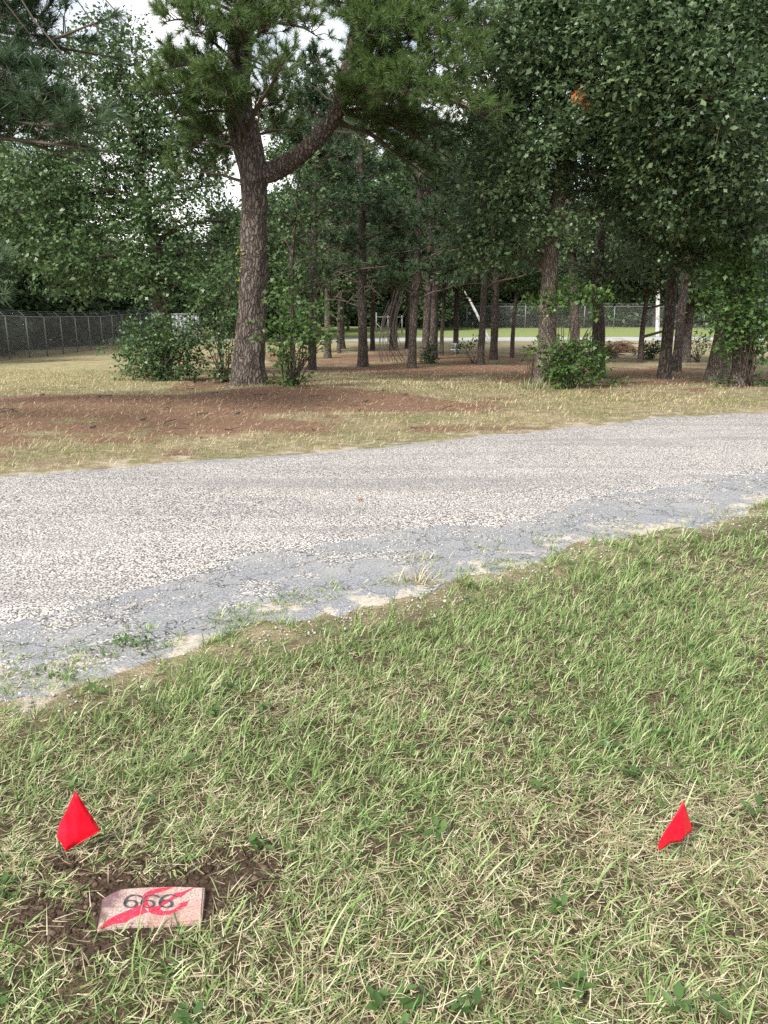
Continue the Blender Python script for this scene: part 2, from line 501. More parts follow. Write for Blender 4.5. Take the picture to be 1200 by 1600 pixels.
crk0 = s.ramp(vo.outputs['Distance'], [(.002, 0.0), (.012, 1.0)])
crk = s.math('MAXIMUM', crk0, s.ramp(s.noise(1.9, 4, .6, P_), [(.36, 1.0), (.52, 0.0)]))
c = s.mix(crk, (.05, .045, .04), c)
ed = s.math('MULTIPLY', s.math('SUBTRACT', .5, s.attr('edge'), True), .33)
sa = s.math('MULTIPLY', s.ramp(s.math('ADD', s.noise(4.2, 6, .72, P_), ed), [(.62, 0.0), (.70, 1.0)]), .85)
c = s.mix(sa, c, s.ramp(a3, [(.3, (.34, .30, .24)), (.7, (.55, .50, .42))]))
M['old_asphalt'] = s.done(s.principled(c, .9, .25, s.bump(s.math('ADD', s.math('MULTIPLY', crk, 1.2), a1), .7, .012)))
strip('road_base', near_e, far_e, -16, 20, 900, 34, .006, M['old_asphalt'], .035, 1.8)
# pale chip seal on top
s = N('chip_seal')
P_ = s.pos()
v1 = s.n('TexVoronoi'); v1.inputs['Scale'].default_value = 80; s.link(P_, v1.inputs['Vector'])
sc_ = s.nodes.new('ShaderNodeSeparateColor'); s.link(v1.outputs['Color'], sc_.inputs[0])
stone = s.ramp(sc_.outputs[0], [(0, (.12, .118, .118)), (.15, (.27, .26, .25)), (.42, (.42, .405, .385)), (.8, (.60, .58, .55)), (.93, (.44, .36, .31)), (1, (.74, .72, .69))])
gap = s.ramp(v1.outputs['Distance'], [(.50, 1.0), (.80, 0.0)])
big = s.noise(.8, 4, .6, P_)
c = s.mix(gap, (.085, .083, .085), stone)
worn = s.ramp(big, [(.45, 0.0), (.66, .30)])
c = s.mix(worn, c, (.50, .48, .45))
strk = s.nodes.new('ShaderNodeMapping'); strk.inputs['Scale'].default_value = (.25, 2.2, 1); strk.inputs['Rotation'].default_value = (0, 0, R(-28)); s.link(P_, strk.inputs['Vector'])
tr = s.ramp(s.noise(1, 3, .6, strk.outputs[0]), [(.48, 0.0), (.66, .55)])
c = s.mix(tr, c, (.22, .215, .215))
hh = s.math('ADD', s.math('MULTIPLY', gap, 1.0), s.math('MULTIPLY', sc_.outputs[1], .5))
M['chip_seal'] = s.done(s.principled(c, .85, .3, s.bump(hh, .9, .012)))
def far_seal(x): return far_e(x) - .0 - .30 * fbm(x * 1.4, 0 * x + 2, 77, 4)
strip('road', seal_e, far_seal, -16, 20, 800, 24, .014, M['chip_seal'], .035)

# far asphalt drive beyond the trees
M['far_asphalt'] = plain('far_asphalt', (.30, .31, .325), .9, .2, 0, .15, 2)
strip('far_road', lambda x: 61 + x * .02, lambda x: 65.5 + x * .03, -60, 90, 150, 10, .02, M['far_asphalt'])

# ------------------------------------------------------------------ grass and litter
def blades(x, y, length, width, lean, az, curve, dry, seg, zoff=0.0):
    """tapered bent blades; arrays per blade. returns V, polys, attrs"""
    n = len(x)
    base = np.stack([x, y, terrain(x, y) + zoff - .004], -1)
    h = np.stack([np.cos(az), np.sin(az), 0 * az], -1)
    side = np.stack([-np.sin(az + .6), np.cos(az + .6), 0 * az], -1)
    ts = np.linspace(0, 1, seg + 1)
    V = np.zeros((n, 2 * seg + 1, 3))
    for k, t in enumerate(ts):
        ang = lean + curve * t * .5
        c = base + (length * t)[:, None] * (h * np.sin(ang)[:, None] + np.array([0, 0, 1.]) * np.cos(ang)[:, None])
        c[:, 2] = np.maximum(c[:, 2], base[:, 2] + .006)
        w = width * (1 - .55 * t ** 2)
        if k < seg:
            V[:, 2 * k] = c - side * (w / 2)[:, None]; V[:, 2 * k + 1] = c + side * (w / 2)[:, None]
        else: V[:, 2 * seg] = c
    b = (np.arange(n) * (2 * seg + 1))[:, None]
    quads = [b + np.array([[2 * k, 2 * k + 1, 2 * k + 3, 2 * k + 2]]) for k in range(seg - 1)]
    tri = b + np.array([[2 * seg - 2, 2 * seg - 1, 2 * seg]])
    return V.reshape(-1, 3), ([np.concatenate(quads)] if quads else []) + [tri], np.repeat(dry, 2 * seg + 1)

def join(parts):
    Vs, Ps, As, n = [], {}, [], 0
    for V, polys, a in parts:
        for p in polys: Ps.setdefault(p.shape[1], []).append(p + n)
        Vs.append(V); As.append(a); n += len(V)
    return np.concatenate(Vs), [np.concatenate(v) for v in Ps.values()], np.concatenate(As)

s = N('grass')
dry = s.attr('dry'); ri = s.island()
g = s.ramp(ri, [(0, (.056, .116, .028)), (.4, (.135, .245, .064)), (.75, (.245, .360, .120)), (1, (.42, .50, .24))])
d = s.ramp(ri, [(0, (.20, .150, .085)), (.35, (.40, .33, .205)), (.75, (.62, .545, .37)), (1, (.78, .71, .54))])
c = s.mix(s.ramp(dry, [(.3, 0.0), (.75, 1.0)]), g, d)
M['grass'] = s.leafy(c, .28, .5, .35)

def dryness(x, y):
    p = fbm(x * 1.5, y * 1.5, 61, 4)
    fore = sstep(2.35, 1.75, y)             # the mown, trampled foreground is drier
    edge = sstep(.5, .1, near_f(x) - y)
    return np.clip(.29 + .38 * fore + (p - .5) * 2.0 - .08 * edge - .10 * sstep(2.5, 3.4, y), .05, .93)

parts = []
def off_stone(x, y): return ~((abs(x - STONE_C[0]) < .150) & (y > STONE_C[1] - .048) & (y < STONE_C[1] + .095))
def bare_edge(x, y, dn): return sstep(.6, .0, dn) * sstep(.40, .56, fbm(x * 2.4, y * 2.4, 81, 4))
def lawn_tufts(per_m2, x0, x1, y0, y1, kmin, kmax, seg, wmul=1.0, lmul=1.0):
    nt = int(per_m2 * (x1 - x0) * (y1 - y0))
    cx = rng.uniform(x0, x1, nt); cy = rng.uniform(y0, y1, nt)
    dn = near_e(cx) - cy
    pr = (1 - .90 * soil_mask(cx, cy)) * (1 - .93 * bare_edge(cx, cy, dn)) * (.45 + .9 * fbm(cx * 5, cy * 5, 71, 3))
    creep = (fbm(cx * 3.1, cy * 3.1, 83, 4) > .53) & (dn > -.55) & (rng.random(nt) < .42)
    k = ((dn > -.03) & (rng.random(nt) < pr)) | ((dn <= -.03) & creep)
    cx, cy = cx[k], cy[k]; nt = len(cx)
    vig = fbm(cx * 2.2, cy * 2.2, 73, 3)            # vigour: patches of lush and of poor turf
    tdry = rng.random(nt) < dryness(cx, cy)
    kk = rng.integers(kmin, kmax + 1, nt)
    I = np.repeat(np.arange(nt), kk); n = len(I)
    az = rng.uniform(0, 2 * math.pi, n)
    rad = np.abs(rng.normal(0, .013, n))
    x = cx[I] + rad * np.cos(az); y = cy[I] + rad * np.sin(az)
    isdry = np.where(rng.random(n) < .8, tdry[I], ~tdry[I])
    tall = sstep(1.8, 2.5, y)
    tl = rng.uniform(.6, 1.3, nt) * (.55 + .95 * vig)
    L_ = np.where(isdry, rng.uniform(.025, .075, n), rng.uniform(.035, .10, n)) * tl[I] * (.60 + .34 * tall) * lmul * np.where(dn[k][I] < 0, .5, 1)
    lean = np.where(isdry, rng.uniform(.6, 1.5, n), np.abs(rng.normal(.42, .33, n)) + .3 * (1 - tall))
    az = az + rng.normal(0, .5, n)
    cur = rng.uniform(.0, 1.5, n)
    W = np.where(isdry, rng.uniform(.0018, .0034, n), rng.uniform(.0021, .0044, n)) * wmul
    dv = np.where(isdry, rng.uniform(.5, 1, n), rng.uniform(0, .55, n))
    ok = off_stone(x, y)
    parts.append(blades(*[q[ok] for q in (x, y, L_, W, lean, az, cur, dv)], seg, np.where(dn[k][I] < 0, .012, 0.)[ok]))
lawn_tufts(1450, -1.8, 1.8, .85, 2.3, 6, 13, 3)
lawn_tufts(1250, -2.4, 2.8, 2.3, 4.0, 6, 12, 2, 1.15, 1.0)
lawn_tufts(640, -.6, 6.4, 4.0, 7.2, 6, 11, 2, 1.5, 1.05)
# a few long broad bright blades
n = 5200
x = rng.uniform(-2.6, 4.5, n); y = rng.uniform(1.0, 5.5, n)
k = (near_e(x) - y > .05) & (fbm(x * 1.7, y * 1.7, 101, 3) > .47) & (soil_mask(x, y) < .2) & off_stone(x, y)
x, y = x[k], y[k]; n = len(x)
parts.append(blades(x, y, rng.uniform(.07, .14, n), rng.uniform(.0035, .006, n), np.abs(rng.normal(.5, .3, n)), rng.uniform(0, 6.3, n), rng.uniform(.3, 1.5, n), rng.uniform(0, .4, n), 3))
# cut straw lying over and between the tufts, some of it fallen onto the soil
n = 60000
x = rng.uniform(-2.2, 3.2, n); y = .8 + 3.6 * rng.random(n) ** 1.3
k = (near_e(x) - y > .02) & off_stone(x, y) & (rng.random(n) < (.20 + dryness(x, y)) * (1 - .6 * soil_mask(x, y)) * (1 - .85 * bare_edge(x, y, near_e(x) - y)))
x, y = x[k], y[k]; n = len(x)
parts.append(blades(x, y, rng.uniform(.025, .085, n), rng.uniform(.0015, .0030, n), rng.uniform(1.0, 1.56, n), rng.uniform(0, 6.3, n), rng.uniform(-.6, .9, n), rng.uniform(.55, 1, n), 2, rng.uniform(.002, .035, n)))
V, P2, A = join(parts)
g_o = obj('lawn_grass', mesh_np('lawn_grass', V, P2, dict(dry=A)), M['grass'])
tag(g_o, 'mixed green and straw lawn grass in front of the road', 'grass', kind='stuff')

# dry verge beyond the road
parts = []
n = 150000
y = 6.3 + (26 - 6.3) * rng.random(n) ** 1.5; x = rng.uniform(-1, 1, n) * (y * .62 + 3)
dfe = y - far_e(x)
nm = needle_mask(x, y)
pr = (dfe > -.03) * (1 - .84 * nm) * (.25 + 1.2 * fbm(x * 1.3, y * 1.3, 111, 3)) * (1 - .6 * sstep(.5, 0, dfe))
k = rng.random(n) < pr; x, y = x[k], y[k]; n = len(x)
pg = fbm(x * 1.4, y * 1.4, 121, 4) * 1.25 - .14 - .08 * (x < 0)
isd = rng.random(n) < np.clip(1.35 - 1.7 * pg, .15, .95)
sc = np.clip(y / 9, .8, 2.2)
parts.append(blades(x, y, rng.uniform(.03, .10, n) * (.35 + 1.2 * fbm(x * 3, y * 3, 131, 3)), rng.uniform(.004, .0065, n) * sc, np.abs(rng.normal(.45, .4, n)), rng.uniform(0, 6.3, n), rng.uniform(.2, 1.2, n),
                    np.where(isd, rng.uniform(.5, 1, n), rng.uniform(0, .5, n)), 2))
V, P2, A = join(parts)
s = N('verge_grass')
dry = s.attr('dry'); ri = s.island()
g = s.ramp(ri, [(0, (.10, .130, .038)), (.5, (.19, .215, .068)), (1, (.29, .30, .11))])
d = s.ramp(ri, [(0, (.25, .185, .115)), (.5, (.47, .38, .23)), (1, (.66, .575, .39))])
M['verge_grass'] = s.leafy(s.mix(s.ramp(dry, [(.3, 0.0), (.7, 1.0)]), g, d), .25, .6, .2)
tag(obj('verge_grass', mesh_np('verge_grass', V, P2, dict(dry=A)), M['verge_grass']), 'dry yellowing verge grass beyond the road', 'grass', kind='stuff')

# fallen pine needles, russet
n = 100000
y = 8 + 22 * rng.random(n) ** 1.4; x = rng.uniform(-1, 1, n) * (y * .6 + 3)
k = rng.random(n) < needle_mask(x, y) * (.35 + .9 * fbm(x * 2, y * 2, 141, 3)); x, y = x[k], y[k]; n = len(x)
V, P2, A = join([blades(x, y, rng.uniform(.06, .13, n), rng.uniform(.004, .007, n) * np.clip(y / 11, .8, 2), rng.uniform(1.1, 1.55, n), rng.uniform(0, 6.3, n), rng.uniform(-.2, .3, n), rng.random(n), 2)])
s = N('needle_litter')
c = s.ramp(s.island(), [(0, (.085, .052, .037)), (.5, (.215, .138, .092)), (.8, (.38, .27, .185)), (1, (.60, .50, .36))])
M['litter'] = s.done(s.principled(c, .9, .1))
tag(obj('needle_litter', mesh_np('needle_litter', V, P2), M['litter']), 'russet fallen pine needles carpeting the ground under the pines', 'needle litter', kind='stuff')

nr = 150
cx = rng.uniform(-2.2, 3.2, nr); cy = rng.uniform(1.1, 5.2, nr); k = (near_e(cx) - cy > .05) & (np.hypot(cx - STONE_C[0], cy - STONE_C[1]) > .3); cx, cy = cx[k], cy[k]
WEEDS = np.stack([np.repeat(cx, 8), np.repeat(cy, 8)], -1)
# clods of dug soil round the stone
def clods(n, cx, cy, rx, ry, smin, smax, avoid=None):
    bm = bmesh.new(); bmesh.ops.create_icosphere(bm, subdivisions=1, radius=1)
    tv = np.array([v.co[:] for v in bm.verts]); tf = np.array([[v.index for v in f.verts] for f in bm.faces]); bm.free()
    th = rng.uniform(0, 6.3, n); r = np.sqrt(rng.random(n))
    x = cx + rx * r * np.cos(th); y = cy + ry * r * np.sin(th)
    if avoid is not None:
        k = avoid(x, y); x, y = x[k], y[k]; n = len(x)
    sz = smin + (smax - smin) * rng.random(n) ** 3
    j = 1 + rng.uniform(-.35, .35, (n, len(tv), 1))
    a = rng.uniform(0, 6.3, n); ca, sa_ = np.cos(a), np.sin(a)
    tvx = tv[None, :, 0] * ca[:, None] - tv[None, :, 1] * sa_[:, None]; tvy = tv[None, :, 0] * sa_[:, None] + tv[None, :, 1] * ca[:, None]
    T_ = np.stack([tvx * rng.uniform(.8, 1.4, n)[:, None], tvy, tv[None, :, 2] * rng.uniform(.5, .9, n)[:, None]], -1) * j
    V = T_ * sz[:, None, None] + np.stack([x, y, terrain(x, y) + sz * .2], -1)[:, None]
    F = (np.arange(n) * len(tv))[:, None, None] + tf[None]
    return V.reshape(-1, 3), F.reshape(-1, 3)
inst = lambda x, y: ~((abs(x - STONE_C[0]) < .135) & (abs(y - STONE_C[1] - .012) < .08)) & (soil_mask(x, y) > .25)
V, F = clods(3800, STONE_C[0], STONE_C[1] + .03, .46, .27, .0016, .009, inst)
s = N('soil_clod')
c = s.ramp(s.island(), [(0, (.030, .020, .014)), (.6, (.080, .056, .040)), (1, (.16, .12, .088))])
M['soil'] = s.done(s.principled(c, .97, .05, s.bump(s.noise(120, 4, .7, s.pos()), .8, .006)))
tag(obj('soil_clods', mesh_np('soil_clods', V, [F]), M['soil']), 'dark freshly dug crumbs of soil around the painted stone', 'soil', kind='stuff')
# sandy gravel spilling off the road edge
n0 = 4500
xx = rng.uniform(-3, 7, n0); 
def edge_sand(x, y):
    return (fbm(x * 2.4, y * 2.4, 81, 4) > .50) & (near_e(x) - y < .45) & (near_e(x) - y > -.25)
bm = bmesh.new(); bmesh.ops.create_cone(bm, cap_ends=True, segments=4, radius1=1, radius2=.5, depth=1.2)
tv = np.array([v.co[:] for v in bm.verts]); tf = np.array([[v.index for v in f.verts] for f in bmesh.ops.triangulate(bm, faces=bm.faces)['faces']]); bm.free()
yy = near_f(xx) + rng.normal(-.1, .2, n0); k = edge_sand(xx, yy); xx, yy = xx[k], yy[k]; n0 = len(xx)
sz = .0025 + .006 * rng.random(n0) ** 3
V = (tv[None] * (1 + rng.uniform(-.3, .3, (n0, len(tv), 1)))) * sz[:, None, None] * np.array([1.2, 1.2, .7]) + np.stack([xx, yy, terrain(xx, yy) + .008], -1)[:, None]
F = ((np.arange(n0) * len(tv))[:, None, None] + tf[None]).reshape(-1, 3)
# loose chips thinning out from the chip seal over the older asphalt
nc = 3500
xc = rng.uniform(-3, 8, nc); yc = seal_e(xc) + .04 - np.abs(rng.normal(0, .22, nc)) * (.4 + fbm(xc * 2, 0 * xc, 151, 3)); k = yc > near_e(xc) + .02; xc, yc = xc[k], yc[k]; nc = len(xc)
uc = np.clip((yc - near_f(xc)) / (far_f(xc) - near_f(xc)), 0, 1)
zc = terrain(xc, yc) + .009 + .035 * (1 - (2 * uc - 1) ** 2)
szc = rng.uniform(.003, .0065, nc)
Vc = (tv[None] * (1 + rng.uniform(-.35, .35, (nc, len(tv), 1)))) * szc[:, None, None] * np.array([1.2, 1.2, .6]) + np.stack([xc, yc, zc], -1)[:, None]
Fc = ((np.arange(nc) * len(tv))[:, None, None] + tf[None]).reshape(-1, 3)
V = np.concatenate([V.reshape(-1, 3), Vc.reshape(-1, 3)]); F = np.concatenate([F, Fc + n0 * len(tv)])
s = N('pebble'); c = s.ramp(s.island(), [(0, (.16, .15, .14)), (.5, (.36, .34, .31)), (1, (.58, .55, .51))])
M['pebble'] = s.done(s.principled(c, .85, .2))
tag(obj('edge_gravel', mesh_np('edge_gravel', V.reshape(-1, 3), [F]), M['pebble']), 'pale loose grit and chips scattered along the crumbling near road edge', 'gravel', kind='stuff')

# ------------------------------------------------------------------ the painted stone
sx0, sy0 = STONE_C[0], STONE_C[1]
stone_root = empty('painted_stone', (sx0, sy0, terrain(sx0, sy0)), 'small pinkish stone slab painted with red trident and black 666', 'stone')
TOPZ = .016
def on_top(px, py):
    """photo pixel -> stone-local point on the slab's top face (tilted a little toward the viewer)"""
    r = ray(px, py); c0 = np.array([sx0, sy0, float(terrain(sx0, sy0)) + TOPZ])
    nrm = norm(np.array([[.0, -.12, 1.0]]))[0]
    t = np.dot(c0 - np.array([0, 0, EYE]), nrm) / np.dot(r, nrm)
    return np.array([0, 0, EYE]) + r * t - np.array([sx0, sy0, float(terrain(sx0, sy0))])
oz = lambda zx, zy: (140 + zx / 6.0, 1360 + zy / 6.0)     # from the 6x enlargement
outline = [(70, 560), (150, 528), (400, 505), (700, 498), (1040, 478), (1052, 440), (1062, 300), (1075, 152), (850, 143), (500, 150), (300, 166), (190, 215), (120, 262), (100, 390)]
top = np.array([on_top(*oz(*p)) for p in outline])
bm = bmesh.new()
tvs = [bm.verts.new(p) for p in top]
cen = top.mean(0)
f = bm.faces.new(tvs)
bvs = []
for p in top:
    d_ = p - cen; q = cen + d_ * 1.03; bvs.append(bm.verts.new((q[0], q[1], -.035)))
k_ = len(tvs)
for i in range(k_): bm.faces.new((tvs[i], bvs[i], bvs[(i + 1) % k_], tvs[(i + 1) % k_]))
bm.faces.new(bvs[::-1])
bmesh.ops.recalc_face_normals(bm, faces=bm.faces)
te = [e for e in bm.edges if all(v in tvs for v in e.verts)]
bmesh.ops.bevel(bm, geom=te, offset=.004, segments=2, affect='EDGES')
me = bpy.data.meshes.new('slab'); bm.to_mesh(me); bm.free()
s = N('stone'); oc = s.coord('Object')
g1 = s.noise(230, 3, .8, oc); g2 = s.noise(14, 4, .6, oc)
c = s.ramp(g1, [(.32, (.16, .115, .10)), (.48, (.34, .255, .23)), (.62, (.50, .395, .36)), (.75, (.65, .55, .51))])
c = s.mix(s.math('MULTIPLY', s.ramp(g2, [(.5, 0.0), (.7, 1.0)]), .35), c, (.62, .22, .18))
# dark purple-red overspray across the worn left corner
sx = s.nodes.new('ShaderNodeSeparateXYZ'); s.link(oc, sx.inputs[0])
lm = s.math('ADD', s.math('ADD', s.math('MULTIPLY', sx.outputs[0], -14.0), s.math('MULTIPLY', sx.outputs[1], 4.0)), s.math('MULTIPLY', s.math('SUBTRACT', s.noise(40, 5, .7, oc), .5), 1.3))
c = s.mix(s.ramp(lm, [(.0, 0.0), (1.0, 1.0)]) if False else s.ramp(s.math('SUBTRACT', lm, 1.05), [(.25, 0.0), (.55, .8)]), c, (.10, .045, .065))
c = s.mix(s.math('MULTIPLY', s.ramp(s.noise(22, 5, .7, oc), [(.52, 0.0), (.68, 1.0)]), .55), c, (.10, .072, .05))
M['stone'] = s.done(s.principled(c, .85, .25, s.bump(s.math('ADD', g1, s.math('MULTIPLY', g2, 2)), .6, .004)))
obj('slab', me, M['stone'], stone_root)

def decal(name, polys, mat, lift):
    bm = bmesh.new()
    for poly in polys:
        vs = [bm.verts.new(on_top(*oz(*p)) + np.array([0, 0, lift])) for p in poly]
        bm.faces.new(vs)
    bmesh.ops.triangulate(bm, faces=bm.faces)
    bmesh.ops.recalc_face_normals(bm, faces=bm.faces)
    me = bpy.data.meshes.new(name); bm.to_mesh(me); bm.free()
    return obj(name, me, mat, stone_root)
s = N('red_paint'); oc = s.coord('Object')
g1 = s.noise(200, 3, .8, oc)
c = s.ramp(g1, [(.28, (.30, .02, .035)), (.42, (.60, .015, .045)), (.6, (.72, .030, .065)), (.72, (.70, .30, .27))])
M['red_paint'] = s.done(s.principled(c, .55, .4, s.bump(g1, .5, .003)))
s = N('black_paint'); g1 = s.noise(200, 3, .8, s.coord('Object'))
M['black_paint'] = s.done(s.principled(s.ramp(g1, [(.35, (.018, .018, .022)), (.75, (.10, .10, .12))]), .6, .3, s.bump(g1, .5, .003)))
trident = [
    [(75, 560), (160, 475), (245, 425), (390, 365), (500, 318), (520, 365), (548, 392), (420, 440), (330, 492), (230, 505), (130, 535)],
    [(488, 255), (520, 215), (580, 185), (680, 166), (790, 158), (710, 190), (620, 215), (560, 250), (545, 300), (555, 330), (500, 345)],
    [(535, 320), (600, 345), (660, 330), (690, 295), (760, 258), (800, 225), (785, 218), (840, 206), (850, 212), (990, 156), (900, 215), (855, 255), (820, 250), (760, 290), (690, 330), (650, 372), (560, 392)],
    [(548, 392), (655, 360), (690, 385), (760, 378), (830, 345), (855, 322), (818, 322), (928, 288), (898, 345), (880, 338), (820, 385), (740, 418), (660, 424), (600, 412)],
]
decal('painted_trident', trident, M['red_paint'], .0012)
def six(cx, cy, w, h):
    """an old-style 6: closed bowl with a long hooked ascender, contrast between thick and thin strokes"""
    quads = []
    def ribbon(pts, wid):
        pts = np.array(pts); t = norm(np.gradient(pts, axis=0)); nrm = np.stack([-t[:, 1], t[:, 0]], -1)
        a = pts + nrm * np.array(wid)[:, None] / 2; b = pts - nrm * np.array(wid)[:, None] / 2
        for i in range(len(pts) - 1): quads.append([tuple(a[i]), tuple(a[i + 1]), tuple(b[i + 1]), tuple(b[i])])
    th = np.linspace(0, 2 * math.pi, 29)
    bw, bh = w * .44, h * .30
    by = cy + h * .18
    ribbon([(cx + bw * math.cos(t), by + bh * math.sin(t)) for t in th], [9 + 15 * abs(math.cos(t)) ** 1.5 for t in th])
    th = np.linspace(math.pi * 1.0, math.pi * 1.74, 15)
    ribbon([(cx + w * .30 + (w * .74) * math.cos(t), by + (h * .74) * math.sin(t)) for t in th], np.concatenate([np.linspace(23, 9, 11), [11, 16, 19, 12]]))
    return quads
num = six(385, 300, 130, 112) + six(545, 300, 132, 112) + six(715, 298, 132, 112)
decal('painted_number', num, M['black_paint'], .0024)

# ------------------------------------------------------------------ marker flags
s = N('flag_red')
f_ = s.noise(25, 3, .5, s.coord('Object'))
c = s.ramp(f_, [(.3, (.80, .004, .022)), (.7, (.90, .010, .040))])
M['flag'] = s.leafy(c, .16, .33, .5)
M['wire'] = plain('wire', (.20, .20, .20), .4, .5, .8)
def flag(label, panels, wire, base):
    root = empty('marker_flag', base, label, 'flag')
    for poly, shifts in panels:
        pts = np.array([at(px, py, base[1] + dy) for (px, py), dy in zip(poly, shifts)]) - base
        bm = bmesh.new(); f = bm.faces.new([bm.verts.new(p) for p in pts])
        bmesh.ops.triangulate(bm, faces=bm.faces)
        bmesh.ops.subdivide_edges(bm, edges=bm.edges, cuts=5, use_grid_fill=True)
        for v in bm.verts:
            v.co.y += .0012 * math.sin(v.co.x * 90 + v.co.z * 50) + .0008 * math.sin(v.co.z * 110 + 1)
        bmesh.ops.recalc_face_normals(bm, faces=bm.faces)
        me = bpy.data.meshes.new('cloth'); bm.to_mesh(me); bm.free()
        me.polygons.foreach_set('use_smooth', np.ones(len(me.polygons), bool))
        o = obj('cloth', me, M['flag'], root)
        so = o.modifiers.new('solid', 'SOLIDIFY'); so.thickness = .0008
    mb = MB(); mb.tube(smooth_path(np.array(wire), 6), .0018, 6)
    obj('wire_stake', mb.mesh('wire_stake', base), M['wire'], root)
    return root
b = FLAG_L
flag('red marker flag stuck in the turf just behind the painted stone',
     [([(118, 1235), (122, 1254), (136, 1270), (150, 1287), (157, 1298), (140, 1307), (120, 1320), (103, 1330), (96, 1318), (89, 1308), (92, 1290), (103, 1268)],
       [0, .006, .014, .022, .028, .010, -.004, -.018, -.012, -.006, .002, .001])],
     [at(119, 1236, b[1] + .003), at(106, 1265, b[1] + .006), at(92, 1300, b[1] + .006), b + np.array([0, 0, -.1])], b)
b = FLAG_R
flag('folded red marker flag in the grass at the right, away from the stone',
     [([(1068, 1252), (1067, 1310), (1065, 1316), (1047, 1318), (1039, 1324), (1030, 1330), (1028, 1321), (1033, 1308), (1046, 1289), (1058, 1268)],
       [0, -.012, -.013, -.022, -.027, -.034, -.036, -.032, -.02, -.008]),
      ([(1068.5, 1252), (1074, 1270), (1083, 1297), (1075, 1305), (1067.5, 1309)], [.0, .012, .028, .016, -.006])],
     [at(1068, 1254, b[1] + .004), at(1068, 1290, b[1] + .006), b + np.array([0, 0, -.1])], b)

# ------------------------------------------------------------------ foliage generators
def perp(d, n):
    n = n - d * (n * d).sum(-1, keepdims=True); return norm(n)

LOBED = (np.array([(0, 0), (.28, .20), (.40, .075), (.60, .31), (.72, .10), (1, 0), (.72, -.10), (.60, -.31), (.40, -.075), (.28, -.20)]), True)
STAR = (np.array([(0, 0), (.34, .13), (.54, .37), (.70, .15), (1, 0), (.70, -.15), (.54, -.37), (.34, -.13)]), True)
HEX = (np.array([(0, 0), (.35, .24), (.72, .20), (1, 0), (.72, -.20), (.35, -.24)]), False)
DIA = (np.array([(0, 0), (.5, .30), (1, 0), (.5, -.30)]), False)
def leaves(p, d, nrm, size, tmpl):
    T, _ = tmpl; k = len(T); n = len(p)
    d = norm(d); nrm = perp(d, nrm); side = np.cross(d, nrm)
    fold = rng.uniform(.05, .45, n); curl = rng.uniform(-.25, .1, n)
    a = T[None, :, 0]; b = T[None, :, 1]
    h = np.abs(b) * fold[:, None] + curl[:, None] * a ** 2
    V = p[:, None] + size[:, None, None] * (a[..., None] * d[:, None] + b[..., None] * side[:, None] + h[..., None] * nrm[:, None])
    base = (np.arange(n) * k)[:, None]
    if k == 10:
        polys = [base + np.array([[0, 1, 2, 8, 9]]), base + np.array([[2, 3, 4, 6, 7, 8]]), base + np.array([[4, 5, 6]])]
    elif k == 8: polys = [base + np.array([[0, 1, 7]]), base + np.array([[1, 2, 3, 5, 6, 7]]), base + np.array([[3, 4, 5]])]
    elif k == 6: polys = [base + np.array([[0, 1, 2, 3]]), base + np.array([[0, 3, 4, 5]])]
    else: polys = [base + np.array([[0, 1, 2, 3]])]
    return V.reshape(-1, 3), polys

def sprays(c, out, per, spread, size, tmpl, droop=.15):
    """clusters of leaves at the twig ends c, facing out"""
    m = len(c); n = m * per
    C = np.repeat(c, per, 0); O = np.repeat(out, per, 0)
    off = rng.normal(0, 1, (n, 3)) * np.array([1, 1, .55]) * spread * .55
    p = C + off + O * rng.uniform(-.5, .5, (n, 1)) * spread
    d = norm(off) + O * .7 + rng.normal(0, .45, (n, 3)); d[:, 2] -= droop
    nr = np.array([0, 0, 1.]) + rng.normal(0, .55, (n, 3)) + O * .35
    return leaves(p, norm(d), nr, size * rng.uniform(.5, 1.3, n), tmpl)

def clump_points(c, r, m, shell=.45):
    u = norm(rng.normal(0, 1, (m, 3)))
    q = rng.random(m) ** shell
    q = np.where(rng.random(m) < .13, rng.uniform(1.0, 1.5, m), q)
    lump = 1 + .35 * (vnoise(u[:, 0] * 2.3 + c[0], u[:, 2] * 2.3 + u[:, 1] * 1.7 + c[2], 7) - .5) * 2
    o = u * (q * lump)[:, None]
    return c + o * r, norm(o * np.array([1, 1, .7]) / 1 + np.array([0, 0, .15]))

def merge(parts):
    Vs, Ps, n = [], {}, 0
    for V, polys in parts:
        for p in polys: Ps.setdefault(p.shape[1], []).append(p + n)
        Vs.append(V); n += len(V)
    return np.concatenate(Vs), [np.concatenate(v) for v in Ps.values()]

def branch_path(a, b, sag=.1, wob=.08, n=7):
    a = np.asarray(a, float); b = np.asarray(b, float)
    L_ = np.linalg.norm(b - a)
    t = np.linspace(0, 1, n)[:, None]
    p = a + (b - a) * t + np.array([0, 0, 1.]) * sag * L_ * np.sin(t * math.pi)
    w = np.cumsum(rng.normal(0, wob * L_ / n, (n, 3)), 0); w -= w[-1] * t; w[0] = 0
    return p + w

def nearest_on(path, q, below=.6):
    """a sensible branching point: on the path, somewhat below the target"""
    tgt = np.asarray(q) - np.array([0, 0, below])
    return path[np.argmin(np.linalg.norm(path - tgt, axis=1))]

